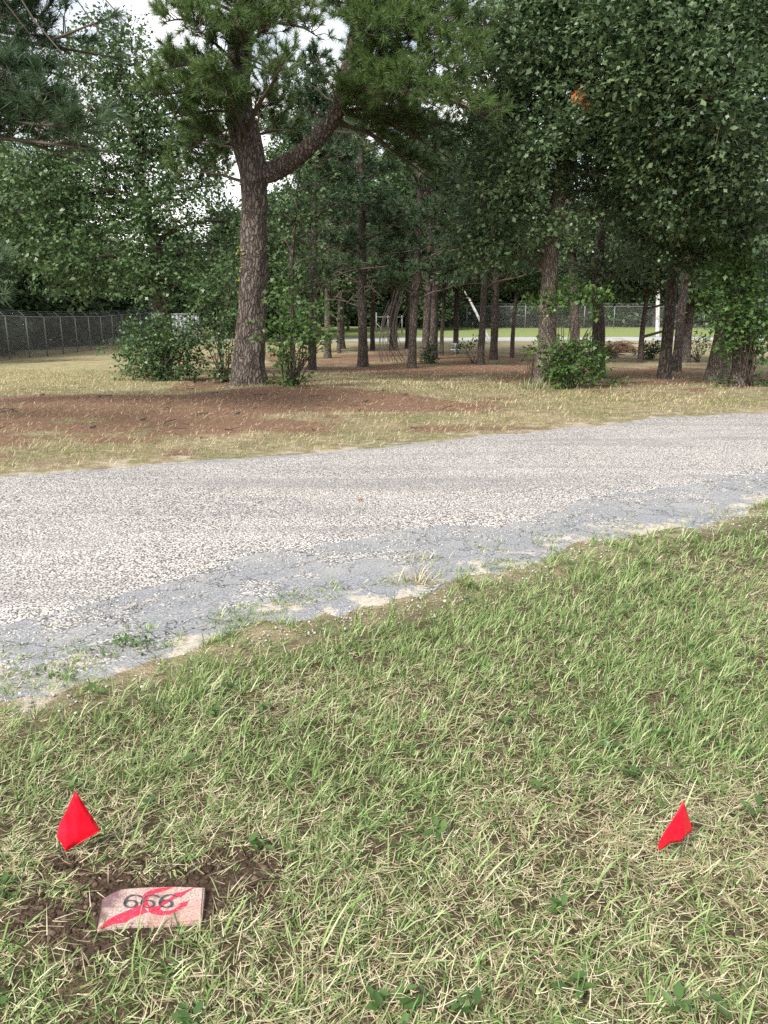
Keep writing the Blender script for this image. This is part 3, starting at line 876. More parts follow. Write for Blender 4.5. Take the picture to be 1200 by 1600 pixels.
def oak(name, label, base, trunk, radii, clumps, tmpl=HEX, leaf=.12, dens=26, per=12, mat='oak_leaf', bark='oak_bark', spread=.24, group=None, sides=20, extra_limbs=(), cat='tree', trunk_name='trunk', limb_r=.05, limb_only=None):
    """clumps: (px, py, Y, rx, ry, rz) ; trunk: list of world points"""
    root = empty(name, base, label, cat, group)
    path = smooth_path(trunk, 12)
    rr = lerp_r(radii, len(path))
    mb = MB(); mb.tube(path, rr, sides, rough=.16, seed=int(abs(base[0]) * 10))
    obj(trunk_name, mb.mesh('trunk', base), M[bark], root)
    lb = MB(); parts = []
    for pts, rads in extra_limbs:
        ep = smooth_path(pts, 8); lb.tube(ep, lerp_r(rads, len(ep)), 8, rough=.12)
    for (px, py, Y, rx, ry, rz) in clumps:
        c = at(px, py, Y); r = np.array([rx, ry, rz])
        start = nearest_on(path, c, min(.5, .12 * np.linalg.norm(c - path[-1]) + .1))
        bp = branch_path(start, c, .08)
        L_ = np.linalg.norm(c - start)
        r0 = min(limb_r * .6 + .014 * L_, rr[np.argmin(np.linalg.norm(path - start, axis=1))] * .6)
        lb.tube(bp, np.linspace(r0, .012, len(bp)), 6)
        m = max(6, int(dens * rx * ry * rz * 4.19))
        P, O = clump_points(c, r, m)
        parts.append(sprays(P, O, per, spread, leaf, tmpl))
        Pi, Oi = clump_points(c, r * .8, int(m * 1.0), .55)
        parts.append(sprays(Pi, Oi, 6, spread * 1.2, leaf * 1.2, DIA))
        sel = rng.choice(m, max(4, m // 6), replace=False)
        for q in P[sel]:
            s0 = bp[rng.integers(len(bp) // 2, len(bp))]
            lb.tube(branch_path(s0, q, .05, .14, 4), [.012, .008, .006, .004], 3, cap=False)
    if lb.n: obj('limbs', lb.mesh('limbs', base), M['twig'], root)['kind'] = 'stuff'
    V, P2 = merge(parts)
    obj('crown', mesh_np('crown', V - base, P2), M[mat], root)
    return root

def needles(p, d, per, length, width, spread=.9):
    n = len(p) * per
    P = np.repeat(p, per, 0); D = np.repeat(norm(d), per, 0)
    q = norm(D + rng.normal(0, 1, (n, 3)) * spread * .62)
    q[:, 2] -= .06
    P = P - D * rng.uniform(0, .12, (n, 1))
    s_ = perp(q, rng.normal(0, 1, (n, 3))) * width / 2
    L_ = length * rng.uniform(.75, 1.15, (n, 1))
    V = np.stack([P - s_, P + s_, P + q * L_], 1)
    return V.reshape(-1, 3), [np.arange(n * 3).reshape(-1, 3)]

def bough(lb, a, b, r0, twigs, tw_len, tips_p, tips_d, sag=.06, start=.3, up=.35):
    path = smooth_path(branch_path(a, b, sag, .10, 6), 4)
    lb.tube(path, np.linspace(r0, .008, len(path)), 6)
    main = norm((b - a)[None])[0]
    for i in range(twigs):
        t = start + (1 - start) * (i + rng.random()) / twigs
        s0 = path[min(len(path) - 1, int(t * (len(path) - 1)))]
        rd = norm(rng.normal(0, 1, (1, 3)))[0]; rd[2] = abs(rd[2]) * .6 - .15
        d = norm((main * .6 + rd * 1.0 + np.array([0, 0, up]))[None])[0]
        L_ = tw_len * rng.uniform(.45, 1.15) * (1.15 - .5 * t)
        e = s0 + d * L_
        lb.tube(np.array([s0, (s0 + e) / 2 + rng.normal(0, .04, 3), e]), [.011, .008, .006], 3, cap=False)
        tips_p.append(e); tips_d.append(d)
        for j in range(rng.integers(1, 4)):
            f_ = rng.uniform(.45, .95); s1 = s0 + (e - s0) * f_
            d2 = norm((d + rng.normal(0, .6, 3) + np.array([0, 0, .25]))[None])[0]; e2 = s1 + d2 * rng.uniform(.1, .3)
            if j == 0: lb.tube(np.array([s1, e2]), [.006, .005], 3, cap=False)
            tips_p.append(e2); tips_d.append(d2)
    tips_p.append(b); tips_d.append(main)

nW = len(WEEDS); a = rng.uniform(0, 6.3, nW)
pW = np.column_stack([WEEDS + rng.normal(0, .012, (nW, 2)), terrain(WEEDS[:, 0], WEEDS[:, 1]) + rng.uniform(.015, .04, nW)])
V, P2 = leaves(pW, np.stack([np.cos(a), np.sin(a), rng.uniform(0, .5, nW)], -1), np.array([[0, 0, 1.]]) + rng.normal(0, .2, (nW, 3)), rng.uniform(.02, .045, nW), HEX)
tag(obj('lawn_weeds', mesh_np('lawn_weeds', V, P2), M['sprout_leaf']), 'small broad leaved weeds scattered through the lawn grass', 'weeds', kind='stuff')
mb = MB()
for i in range(320):
    y_ = 9 + 18 * rng.random(); x_ = rng.uniform(-1, 1) * (y_ * .55 + 1)
    if rng.random() > float(needle_mask(x_, y_)) + .1 or y_ < float(far_f(x_)) + .6: continue
    z_ = float(terrain(x_, y_)) + .012; a_ = rng.uniform(0, 6.3); l_ = rng.uniform(.05, .3); d_ = np.array([math.cos(a_), math.sin(a_), rng.uniform(-.05, .15)]) * l_
    p_ = np.array([x_, y_, z_])
    if rng.random() < .2: mb.tube([p_, p_ + np.array([.02, .01, .015]), p_ + np.array([.06, .02, .02]), p_ + np.array([.085, .03, .02])], [.008, .019, .017, .004], 6)
    else: mb.tube(branch_path(p_, p_ + d_, .05, .2, 4), np.linspace(.009, .005, 4), 4)
tag(obj('fallen_sticks', mb.mesh('fallen_sticks'), M['twig']), 'fallen twigs and cones lying on the needle litter', 'sticks', kind='stuff')

# ------------------------------------------------------------------ the large pine beside the road
B = PINE_B; Y0 = B[1]
def pine_tree(name, label, base, trunk, radii, limbs, boughs, mat='needle', bark='pine_bark', per=58, nl=.19, nw=.009, sides=40, dead=(), tw_len=.6, group=None, dead_mat='dead_twig'):
    root = empty(name, base, label, 'tree', group)
    path = smooth_path(trunk, 24); rr = lerp_r(radii, len(path))
    mb = MB(); mb.tube(path, rr, sides, rough=.21, seed=3)
    obj('trunk', mb.mesh('trunk', base), M[bark], root)
    paths = [path]
    for pts, rads in limbs:
        lp = smooth_path(pts, 12); m2 = MB(); m2.tube(lp, lerp_r(rads, len(lp)), 20, rough=.15, seed=8)
        obj('limb', m2.mesh('limb', base), M[bark], root); paths.append(lp)
    lb = MB(); tp, td = [], []
    for (src, px, py, Y, tw) in boughs:
        b = at(px, py, Y); sp_ = paths[src]
        a = nearest_on(sp_, b, -.2 if rng.random() < .4 else .3)
        L_ = np.linalg.norm(b - a)
        bough(lb, a, b, .018 + .012 * L_, int(tw * 1.9), tw_len, tp, td)
    if lb.n: obj('limbs', lb.mesh('limbs', base), M['twig'], root)['kind'] = 'stuff'
    if dead:
        db = MB()
        for (src, t0, px, py, Y) in dead:
            b = at(px, py, Y); a = paths[src][int(t0 * (len(paths[src]) - 1))]
            dp = smooth_path(branch_path(a, b, .1, .3, 7), 3); db.tube(dp, np.linspace(.034, .006, len(dp)), 5)
            for j in range(3):
                q = dp[rng.integers(2, 6)]; db.tube(branch_path(q, q + rng.normal(0, .4, 3), .1, .2, 4), np.linspace(.012, .004, 4), 4)
        obj('dead_branches', db.mesh('dead_branches', base), M[dead_mat], root)['kind'] = 'stuff'
    V, P2 = needles(np.array(tp), np.array(td), per, nl, nw)
    obj('crown', mesh_np('crown', V - base, P2), M[mat], root)
    return root
tr = [at(390, 612, Y0), at(391, 596, Y0), at(391, 560, Y0), at(392, 480, Y0), at(396, 400, Y0), at(398, 320, Y0), at(394, 262, Y0), at(384, 215, Y0), at(374, 160, Y0), at(374, 90, Y0 - .1), at(380, 30, Y0 - .2), at(388, -60, Y0 - .3), at(395, -200, Y0 - .3)]
rd = [.52, .42, .345, .31, .295, .285, .31, .33, .27, .24, .22, .19, .12]
limb = ([at(400, 275, Y0), at(425, 268, Y0 - .05), at(462, 247, Y0 - .2), at(498, 215, Y0 - .4), at(525, 178, Y0 - .6), at(535, 140, Y0 - .8), at(545, 95, Y0 - .9), at(556, 40, Y0 - 1), at(568, -40, Y0 - 1.1)],
        [.20, .205, .18, .168, .155, .145, .125, .11, .07])
bl = []
for px, py, dy, tw in [(450, 85, -3.5, 14), (430, 40, -3, 14), (500, 60, -3, 14), (470, 15, -3.4, 16), (360, 40, -3, 14), (300, 50, -2.5, 16), (255, 35, -2.4, 14),
                       (250, 110, -2, 16), (235, 150, -2, 14), (300, 140, -1.8, 16), (330, 120, -2.5, 16), (270, 185, -1.5, 16), (350, 150, -2.6, 12), (310, 205, -.8, 14), (290, 240, .2, 14), (280, 275, .6, 12), (330, 250, .8, 12), (400, -10, -3, 16), (250, -10, -2, 16), (330, -20, -2, 16)]:
    bl.append((0, px, py, Y0 + dy, tw))
for px, py, dy, tw in [(600, 60, -2.5, 16), (640, 40, -2.5, 16), (690, 70, -2.6, 18), (720, 120, -2.8, 18), (760, 100, -2.6, 18), (740, 170, -3, 18), (690, 170, -3.2, 18), (650, 130, -2.6, 16), (600, 130, -2, 16), (590, 95, -1.8, 14),
                       (720, 30, -2.2, 18), (770, 50, -2, 16), (640, 0, -2, 16), (700, -10, -2.2, 16), (560, 155, -1.4, 14), (620, 165, -2, 14), (660, 220, .3, 16), (700, 245, .5, 16), (640, 265, 1, 14), (720, 215, .2, 16), (570, 190, -.4, 12), (680, 285, 1.2, 12), (770, 190, -2.4, 16), (600, 15, -2, 14), (525, 10, -1.2, 12), (560, 30, -1.6, 12), (540, -25, -1, 12)]:
    bl.append((1, px, py, Y0 + dy, tw))
bl += [(0, 440, 165, Y0 + .8, 8), (0, 460, 200, Y0 + 1.2, 8), (0, 450, 130, Y0 + 1, 8)]
dead = [(0, .52, 315, 225, Y0 - .4), (0, .55, 420, 130, Y0 + .4), (0, .6, 440, 160, Y0 + .5), (0, .66, 330, 60, Y0 - .5), (0, .7, 420, 60, Y0), (1, .4, 597, 248, Y0 - .5), (1, .55, 480, 130, Y0 - .4)]
pine_tree('pine_tree', 'large pine with furrowed bark and one thick limb forking right', B, tr, rd, [limb], bl, dead=dead)
# yellow-green creeper leaves climbing the left side of its bark
cr = MB(); q = []
for i in range(26):
    t = rng.random(); q.append(at(374 + 3 * math.sin(i) + rng.uniform(-2, 3), 380 + 95 * t, Y0 - .25))
q = np.array(q)
V, P2 = leaves(q, rng.normal(0, 1, (26, 3)) + np.array([0, 0, -.5]), np.array([[-.3, -1, .2]]) + rng.normal(0, .3, (26, 3)), rng.uniform(.05, .10, 26), HEX)
M['creeper'] = leaf_material('creeper', [(0, (.16, .17, .04)), (1, (.36, .34, .08))], .3)
c_o = obj('creeper', mesh_np('creeper', V, P2), M['creeper']); tag(c_o, 'thin yellow green creeper on the left side of the large pine trunk', 'creeper')

# pine rooted left of the frame, its dark boughs hanging into the top corner
b2 = np.array([-8.6, 11.2, 0.]); b2[2] = float(terrain(b2[0], b2[1]))
tr2 = [b2 + np.array([0, 0, -.1]), b2 + np.array([.05, 0, 2.5]), b2 + np.array([.2, 0, 5]), b2 + np.array([.2, .1, 8]), b2 + np.array([.1, .1, 10.5])]
bl2 = [(0, 60, 40, 10.2, 18), (0, 30, 110, 9.8, 18), (0, 90, 150, 9.6, 18), (0, 130, 200, 9.4, 22), (0, 150, 235, 9.5, 18), (0, 80, 205, 9.8, 20), (0, 110, 120, 10, 16), (0, 165, 30, 10, 10), (0, 20, 30, 10, 20), (0, 100, -10, 10, 16), (0, 10, 170, 10.2, 16), (0, 45, 160, 10.4, 14), (0, 165, 190, 9.6, 14), (0, 120, 250, 9.9, 12), (0, -30, 430, 8.4, 12), (0, 8, 460, 8.2, 8), (0, 130, 60, 10.4, 9), (0, 185, 90, 10.6, 5)]
dead2 = [(0, .9, 178, 82, 9.6), (0, .8, 15, 240, 10), (0, .85, 75, 90, 9.8), (0, .8, 120, 110, 9.8), (0, .75, 30, 235, 9.9), (0, .9, 205, 45, 10)]
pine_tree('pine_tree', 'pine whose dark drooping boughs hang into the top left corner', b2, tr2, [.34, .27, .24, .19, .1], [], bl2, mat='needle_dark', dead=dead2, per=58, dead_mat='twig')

# ------------------------------------------------------------------ oaks
def G(px, py): return gnd(px, py)
b3 = G(255, 588); Y3 = b3[1]
cl3 = [(100, 310, 0, 1.5, 1.4, 1.1), (180, 265, .3, 1.4, 1.4, 1.0), (150, 400, -.6, 1.5, 1.3, .9), (70, 380, 0, 1.3, 1.3, .9), (250, 235, .5, 1.3, 1.3, .9), (262, 310, -.5, 1.1, 1.2, .8),
       (200, 185, .6, 1.3, 1.3, .9), (300, 430, -.3, 1.0, 1.1, .8), (230, 430, -1, 1.2, 1.1, .75), (170, 120, .8, 1.2, 1.3, .9), (60, 250, .6, 1.5, 1.3, 1.0), (100, 200, 1, 1.3, 1.3, 1), (225, 350, -.8, 1.1, 1.1, .8),
       (120, 440, 0, 1.2, 1.1, .55), (340, 290, .8, .6, .8, .5), (290, 200, 1, .9, 1, .7), (310, 395, 1.0, .55, .7, .4), (240, 140, 1.2, 1.2, 1.2, .9), (300, 120, 1.4, 1.0, 1, .8), (345, 410, 1.2, .5, .6, .35), (190, 340, .2, 1.2, 1.1, .9), (20, 330, .4, 1.4, 1.3, 1.1), (180, 60, 1.3, 1.0, 1.2, .7), (330, 350, 1.4, .5, .6, .3), (310, 250, 1.4, .8, .8, .6), (345, 225, 1.5, .6, .7, .5), (300, 340, .9, .4, .5, .35), (335, 440, .8, .6, .7, .4), (120, 90, 1.5, 1, 1, .7), (352, 240, 1.8, .5, .6, .4), (325, 285, 1.6, .5, .6, .3), (362, 345, 1.6, .3, .4, .3), (300, 300, 1.2, .4, .5, .3), (340, 180, 1.6, .7, .7, .5), (350, 385, 1.6, .4, .5, .25)]
oak('oak_tree', 'spreading oak with a low shrub round its foot, left of large pine', b3,
    [b3 - np.array([0, 0, .1]), at(255, 540, Y3), at(254, 500, Y3), at(250, 455, Y3), at(243, 390, Y3), at(228, 325, Y3 + .1), at(215, 260, Y3 + .2), at(200, 180, Y3 + .4)],
    [.30, .24, .22, .20, .17, .13, .10, .06], [(a, b, Y3 + d, *r) for a, b, d, *r in cl3], STAR, .122, 17, 14, 'oak_leaf', 'dark_bark', .19)
def shrub(name, label, base, clumps, leaf=.10, dens=60, per=10, mat='sprout_leaf', tmpl=STAR, spread=.16, stems=3, group=None, cat='shrub'):
    root = empty(name, base, label, cat, group)
    lb = MB(); parts = []
    for (px, py, Y, rx, ry, rz) in clumps:
        c = at(px, py, Y)
        for k in range(stems):
            e = c + rng.normal(0, .5, 3) * np.array([rx, ry, rz]); s0 = base + np.array([rng.normal(0, .06), rng.normal(0, .06), -.03])
            lb.tube(branch_path(s0, e, .08, .12, 6), np.linspace(.014, .004, 6), 4)
        m = max(5, int(2.7 * dens * rx * ry * rz * 4.19)); P, O = clump_points(c, np.array([rx, ry, rz]), m)
        P[:, 2] = np.maximum(P[:, 2], terrain(P[:, 0], P[:, 1]) + .05)
        parts.append(sprays(P, O, per, spread, leaf * 1.0, tmpl))
    obj('stems', lb.mesh('stems', base), M['twig'], root)
    V, P2 = merge(parts); obj('foliage', mesh_np('foliage', V - base, P2), M[mat], root)
    return root
b = G(250, 594)
shrub('shrub', 'dense dark green shrub at the foot of the left oak', b, [(215, 570, b[1], .5, .5, .25), (250, 545, b[1], .7, .6, .5), (285, 560, b[1], .45, .5, .4), (300, 520, b[1] + .2, .4, .5, .4), (215, 525, b[1] + .3, .55, .5, .35), (240, 580, b[1] - .1, .6, .4, .2), (190, 545, b[1] + .2, .35, .4, .2), (195, 585, b[1] - .1, .25, .3, .12), (300, 575, b[1], .35, .4, .25), (265, 585, b[1] - .2, .5, .4, .2), (230, 555, b[1] - .3, .5, .4, .35), (275, 535, b[1] - .3, .45, .4, .4), (255, 510, b[1], .5, .5, .3)], .10, 60, 10, 'oak_leaf')
b = G(345, 600)
shrub('oak_sapling', 'leafy oak sapling left of and behind the large pine trunk', b + np.array([0, .5, 0]), [(340, 450, b[1] + .6, .45, .5, .35), (350, 500, b[1] + .5, .4, .5, .35), (325, 530, b[1] + .5, .35, .5, .22), (345, 575, b[1] + .2, .3, .4, .22), (360, 415, b[1] + .8, .35, .5, .3), (315, 475, b[1] + .6, .35, .4, .25), (330, 590, b[1] + .1, .2, .25, .12), (355, 545, b[1] + .3, .3, .4, .25), (320, 440, b[1] + .9, .35, .4, .25)], .12, 46, 10, 'oak_leaf')
b = G(452, 603)
shrub('oak_sapling', 'bright green oak sapling low at the right side of large pine', b + np.array([0, .4, 0]), [(480, 515, b[1] + .1, .42, .5, .2), (450, 500, b[1] + .3, .35, .4, .22), (512, 525, b[1], .22, .35, .14), (440, 560, b[1] + .2, .25, .4, .2), (462, 592, b[1] - .1, .22, .3, .13), (495, 480, b[1] + .4, .3, .4, .16), (440, 455, b[1] + .4, .3, .4, .22), (432, 525, b[1] + .3, .25, .4, .3), (455, 545, b[1] + .1, .25, .4, .2), (438, 595, b[1] - .1, .2, .3, .14), (490, 545, b[1], .25, .35, .12)], .125, 55, 10)
b = G(458, 590); D_ = b[1] + .6
oak('oak_tree', 'slender young oak with ragged foliage close behind the large pine', b, [b - np.array([0, 0, .1]), at(457, 520, D_), at(455, 420, D_), at(462, 330, D_), at(470, 240, D_)], [.09, .07, .06, .045, .02],
    [(450, 300, D_, .6, .7, .4), (480, 335, D_, .5, .7, .35), (445, 375, D_, .5, .6, .35), (495, 290, D_ + .3, .5, .6, .4), (490, 400, D_, .5, .6, .3), (440, 430, D_ - .2, .4, .5, .3), (470, 260, D_ + .3, .6, .7, .35), (510, 360, D_ + .4, .45, .5, .3), (465, 455, D_, .4, .5, .22), (440, 330, D_, .5, .6, .4), (500, 440, D_, .4, .5, .2)], STAR, .12, 26, 12, 'oak_leaf', 'dark_bark', .2, sides=10)
b = G(3, 560)
shrub('oak_seedling', 'thin seedling with pale leaves at the left picture edge', b, [(4, 515, b[1] , .14, .14, .10), (8, 530, b[1], .12, .12, .08)], .12, 300, 6, stems=2)

# right-hand oaks
b5 = G(850, 603); Y5 = b5[1]
cl5 = [(835, 235, -1.0, 1.0, 1.0, .7), (800, 300, -.6, 1.0, 1.1, .8), (880, 195, -1.2, .8, .9, .6), (780, 240, 0, 1.1, 1.1, .8), (870, 345, -1.0, .55, .7, .45), (820, 365, -.4, .8, .9, .5), (830, 180, 0, 1.2, 1.2, .9), (790, 130, .4, 1.3, 1.3, .9),
       (860, 90, -.6, 1.5, 1.3, 1.0), (930, 40, -1, 1.5, 1.3, 1.0), (830, 20, .2, 1.5, 1.4, 1.0), (770, 60, .8, 1.2, 1.2, .9), (930, 130, -.6, 1.3, 1.2, .9), (960, 210, -.4, 1.2, 1.2, .9), (900, 260, 0, 1.1, 1.1, .8), (760, 320, .8, 1.0, 1.1, .8), (740, 380, 1.2, 1.0, 1.1, .6), (900, -40, -.5, 1.6, 1.4, 1.0), (960, 300, .5, 1.2, 1.2, .8), (780, 395, .8, .9, 1, .5)]
o5 = oak('oak_tree', 'pale barked oak with a leafy ring of sprouts round its foot', b5,
    [b5 - np.array([0, 0, .12]), at(851, 590, Y5), at(854, 550, Y5), at(857, 470, Y5), at(861, 390, Y5), at(868, 330, Y5), at(880, 275, Y5), at(880, 220, Y5), at(868, 150, Y5), at(862, 80, Y5), at(862, 0, Y5), at(870, -120, Y5)],
    [.31, .245, .205, .185, .175, .165, .15, .14, .13, .11, .08, .05], [(a, b_, Y5 + d, *r) for a, b_, d, *r in cl5], STAR, .118, 23, 14, 'oak_leaf_blue', 'oak_bark', .19, sides=28,
    extra_limbs=[([at(882, 262, Y5), at(905, 268, Y5 - .3), at(935, 275, Y5 - .5), at(965, 295, Y5 - .6)], [.06, .045, .03, .012]), ([at(868, 170, Y5), at(885, 120, Y5 - .2), at(893, 80, Y5 - .2)], [.12, .09, .05]), ([at(866, 338, Y5), at(920, 325, Y5 + .4), at(990, 330, Y5 + 1)], [.08, .05, .03])])
# one bunch of dead russet leaves
q = np.repeat(at(908, 148, Y5 - 2.1)[None], 5, 0) + rng.normal(0, .05, (5, 3))
V, P2 = sprays(q, norm(rng.normal(0, 1, (5, 3)) + np.array([0, 0, -1])), 7, .08, .13, LOBED, .6)
tag(obj('dead_leaves', mesh_np('dead_leaves', V - b5, P2), M['dead_leaf'], [c_ for c_ in o5.children if c_.name.startswith('crown')][0]), 'bunch of dead russet leaves')
b = G(885, 606)
shrub('shrub', 'leafy oak sprouts crowding the foot of the pale barked oak', b, [(890, 560, b[1], .45, .45, .4), (930, 570, b[1], .25, .35, .3), (860, 575, b[1] - .25, .25, .3, .25), (905, 590, b[1] - .1, .4, .35, .15), (838, 548, b[1] - .3, .18, .2, .12), (880, 550, b[1] - .1, .35, .3, .22), (910, 548, b[1] - .1, .4, .35, .35), (880, 585, b[1] - .3, .4, .3, .2), (955, 595, b[1] + .3, .22, .25, .12)], .115, 62, 10)
shrub('oak_sprout', 'leafy branch growing across the pale barked oak at mid trunk height', b + np.array([0, .3, 0]), [(880, 468, b[1] - .1, .42, .4, .18), (915, 465, b[1], .35, .4, .2), (838, 468, b[1] - .2, .2, .3, .12), (900, 448, b[1], .35, .4, .16), (945, 485, b[1] + .1, .2, .3, .15), (860, 480, b[1] - .3, .25, .3, .12), (935, 460, b[1], .3, .35, .16)], .12, 55, 10, stems=2)
b = G(835, 607)
mbg = MB()
n = 300
xs = b[0] + rng.normal(.15, .35, n); ys = b[1] + rng.normal(0, .2, n)
V, P2, A = blades(xs, ys, rng.uniform(.15, .38, n), rng.uniform(.006, .012, n), np.abs(rng.normal(.4, .3, n)), rng.uniform(0, 6.3, n), rng.uniform(.3, 1.4, n), rng.uniform(.2, .75, n), 3)
tag(obj('grass_tuft', mesh_np('grass_tuft', V, P2, dict(dry=A)), M['grass']), 'ring of long unmown grass round the pale oak trunk', 'grass', kind='stuff')

def simple_trunk_oak(label, basepx, pts, radii, clumps, **kw):
    b = G(*basepx); Y = b[1]
    return oak('oak_tree', label, b, [b - np.array([0, 0, .1])] + [at(p, q, Y + d) for p, q, d in pts], radii, [(a, c, Y + d, *r) for a, c, d, *r in clumps], **kw)
simple_trunk_oak('dark trunked oak standing just behind the pale barked oak', (898, 572), [(898, 550, 0), (897, 470, 0), (893, 400, 0), (888, 340, 0), (890, 260, 0), (900, 150, 0)], [.26, .20, .185, .175, .16, .13, .08],
    [(930, 330, -.6, 1.4, 1.4, .9), (960, 390, -.4, 1.3, 1.3, .7), (830, 330, 0, 1.4, 1.4, .9), (900, 380, -.6, 1.0, 1.1, .5), (980, 280, 0, 1.6, 1.5, 1.1), (1000, 360, .2, 1.3, 1.3, .8), (850, 250, .5, 1.5, 1.5, 1), (940, 200, .5, 1.7, 1.5, 1.1), (780, 200, 1, 1.6, 1.5, 1.1), (1000, 140, .5, 1.7, 1.5, 1.1), (870, 60, .8, 1.8, 1.5, 1.2)], tmpl=DIA, leaf=.14, dens=20, per=12, mat='oak_leaf_blue', bark='dark_bark')
simple_trunk_oak('slim oak to the right of the two close oak trunks', (935, 588), [(935, 560, 0), (935, 500, 0), (934, 450, 0), (938, 380, 0), (945, 300, 0)], [.22, .18, .165, .155, .13, .08],
    [(960, 420, -.3, .9, .9, .5), (920, 420, -.2, .7, .8, .4), (1000, 400, 0, 1.1, 1.1, .6), (980, 330, 0, 1.2, 1.2, .8), (935, 455, -.2, .5, .5, .3)], tmpl=HEX, leaf=.14, dens=11, per=12, mat='oak_leaf_blue', bark='dark_bark')
simple_trunk_oak('stout oak leaning left at the right picture edge, behind another', (1118, 597), [(1121, 580, 0), (1128, 540, 0), (1140, 480, .1), (1150, 400, .2), (1155, 300, .2), (1150, 180, .2)], [.33, .27, .235, .21, .185, .16, .09],
    [(1090, 330, -.4, 1.4, 1.3, .9), (1150, 300, -.4, 1.4, 1.3, 1), (1050, 280, 0, 1.5, 1.4, 1), (1180, 380, -.3, 1.0, 1.1, .7), (1090, 400, .2, 1.1, 1.1, .6), (1120, 220, .4, 1.6, 1.5, 1.1), (1040, 190, .5, 1.6, 1.5, 1.1), (1190, 200, .3, 1.5, 1.5, 1.1), (1040, 370, .3, 1.0, 1.0, .6), (1190, 60, .5, 1.8, 1.5, 1.2), (1060, 50, .6, 1.8, 1.5, 1.2), (1140, -20, .5, 1.8, 1.5, 1)], tmpl=DIA, leaf=.14, dens=20, per=12, mat='oak_leaf_blue', bark='oak_bark')
b7 = G(1155, 604)
simple_trunk_oak('straight oak nearest the right edge, wrapped in leafy sprouts', (1155, 604), [(1156, 580, 0), (1158, 520, 0), (1160, 460, 0), (1158, 400, 0), (1153, 330, 0), (1150, 230, 0), (1160, 100, 0)], [.25, .195, .165, .155, .15, .14, .12, .07],
    [(1090, 90, -2.2, 1.0, 1.0, .55), (1110, 150, -2.4, .8, .9, .55), (1120, 200, -2.2, .6, .7, .4), (1050, 60, -1.6, 1.2, 1.1, .8), (1170, 120, -1.5, 1.2, 1.1, .8), (1000, 120, -1.4, 1.2, 1.1, .8), (1040, 170, -1.2, 1.2, 1.1, .8), (1180, 240, -1, 1.2, 1.1, .8), (1100, 270, -.8, 1.1, 1.1, .7), (1030, 250, -.8, 1.1, 1.1, .7), (1010, 20, -1.5, 1.3, 1.2, .8), (1130, 20, -1.4, 1.3, 1.2, .8), (1060, 320, -.4, 1, 1, .6), (1195, 330, -.6, .9, .9, .6), (1190, 20, -1, 1.2, 1.2, .9), (1130, 350, -.4, .9, .9, .5), (1070, -50, -1.2, 1.5, 1.3, .9)], tmpl=STAR, leaf=.118, dens=26, per=14, spread=.19, mat='oak_leaf_blue', bark='dark_bark',
    extra_limbs=[([at(1150, 240, b7[1] - .5), at(1120, 205, b7[1] - 1.8), at(1095, 195, b7[1] - 2.6)], [.02, .012, .006]), ([at(1160, 215, b7[1] - 1), at(1130, 190, b7[1] - 2.2), at(1118, 225, b7[1] - 2.6)], [.018, .010, .005]), ([at(1160, 75, b7[1] - 1), at(1145, 35, b7[1] - 2), at(1110, 40, b7[1] - 2.2)], [.03, .02, .008]), ([at(1150, 250, b7[1]), at(1110, 215, b7[1] - 1), at(1080, 200, b7[1] - 1.6), at(1060, 190, b7[1] - 1.8)], [.05, .03, .02, .008])])
shrub('oak_sprout', 'thick leafy sprouts hiding the oak trunk at the right edge', b7 + np.array([.1, -.1, 0]), [(1150, 430, b7[1] - .2, .45, .4, .4), (1120, 490, b7[1] - .2, .35, .4, .35), (1170, 490, b7[1] - .3, .45, .4, .45), (1190, 440, b7[1] - .2, .4, .4, .4), (1140, 540, b7[1] - .3, .35, .35, .3), (1185, 555, b7[1] - .2, .35, .35, .3), (1105, 460, b7[1], .25, .3, .2), (1200, 590, b7[1] + .3, .4, .4, .15), (1130, 395, b7[1], .3, .3, .25), (1125, 595, b7[1], .25, .25, .08), (1160, 460, b7[1] - .4, .5, .35, .45), (1150, 505, b7[1] - .4, .5, .35, .4), (1185, 510, b7[1] - .3, .45, .4, .45), (1170, 400, b7[1] - .2, .5, .4, .4), (1130, 440, b7[1] - .2, .4, .35, .35)], .12, 46, 10, stems=3)

# ------------------------------------------------------------------ pines of the grove (shared crowns)
def pine_crown_mesh(seed, h0, h1, rad, tips, per, nl, nw):
    """free-standing crown from height h0 to h1 about the z axis"""
    lb = MB(); tp, td = [], []
    for i in range(tips):
        t = rng.random() ** 1.1; z = h0 + (h1 - h0) * t; a = rng.uniform(0, 6.3)
        r = rad * (1 - .75 * t) * rng.uniform(.55, 1.1)
        b = np.array([r * math.cos(a), r * math.sin(a), z + .15 * r]); a0 = np.array([0, 0, z - .1 * r])
        bough(lb, a0, b, .02 + .01 * r, 9, .55, tp, td, start=.25)
    V, P2 = needles(np.array(tp), np.array(td), per, nl, nw)
    return mesh_np('crown', V, P2), lb.mesh('limbs')
pc = [pine_crown_mesh(i, h0, h1, rad, 46, 18, .26, .030) for i, (h0, h1, rad) in enumerate([(2.9, 10.5, 3.0), (3.3, 12, 3.2), (2.7, 9.5, 2.6)])]
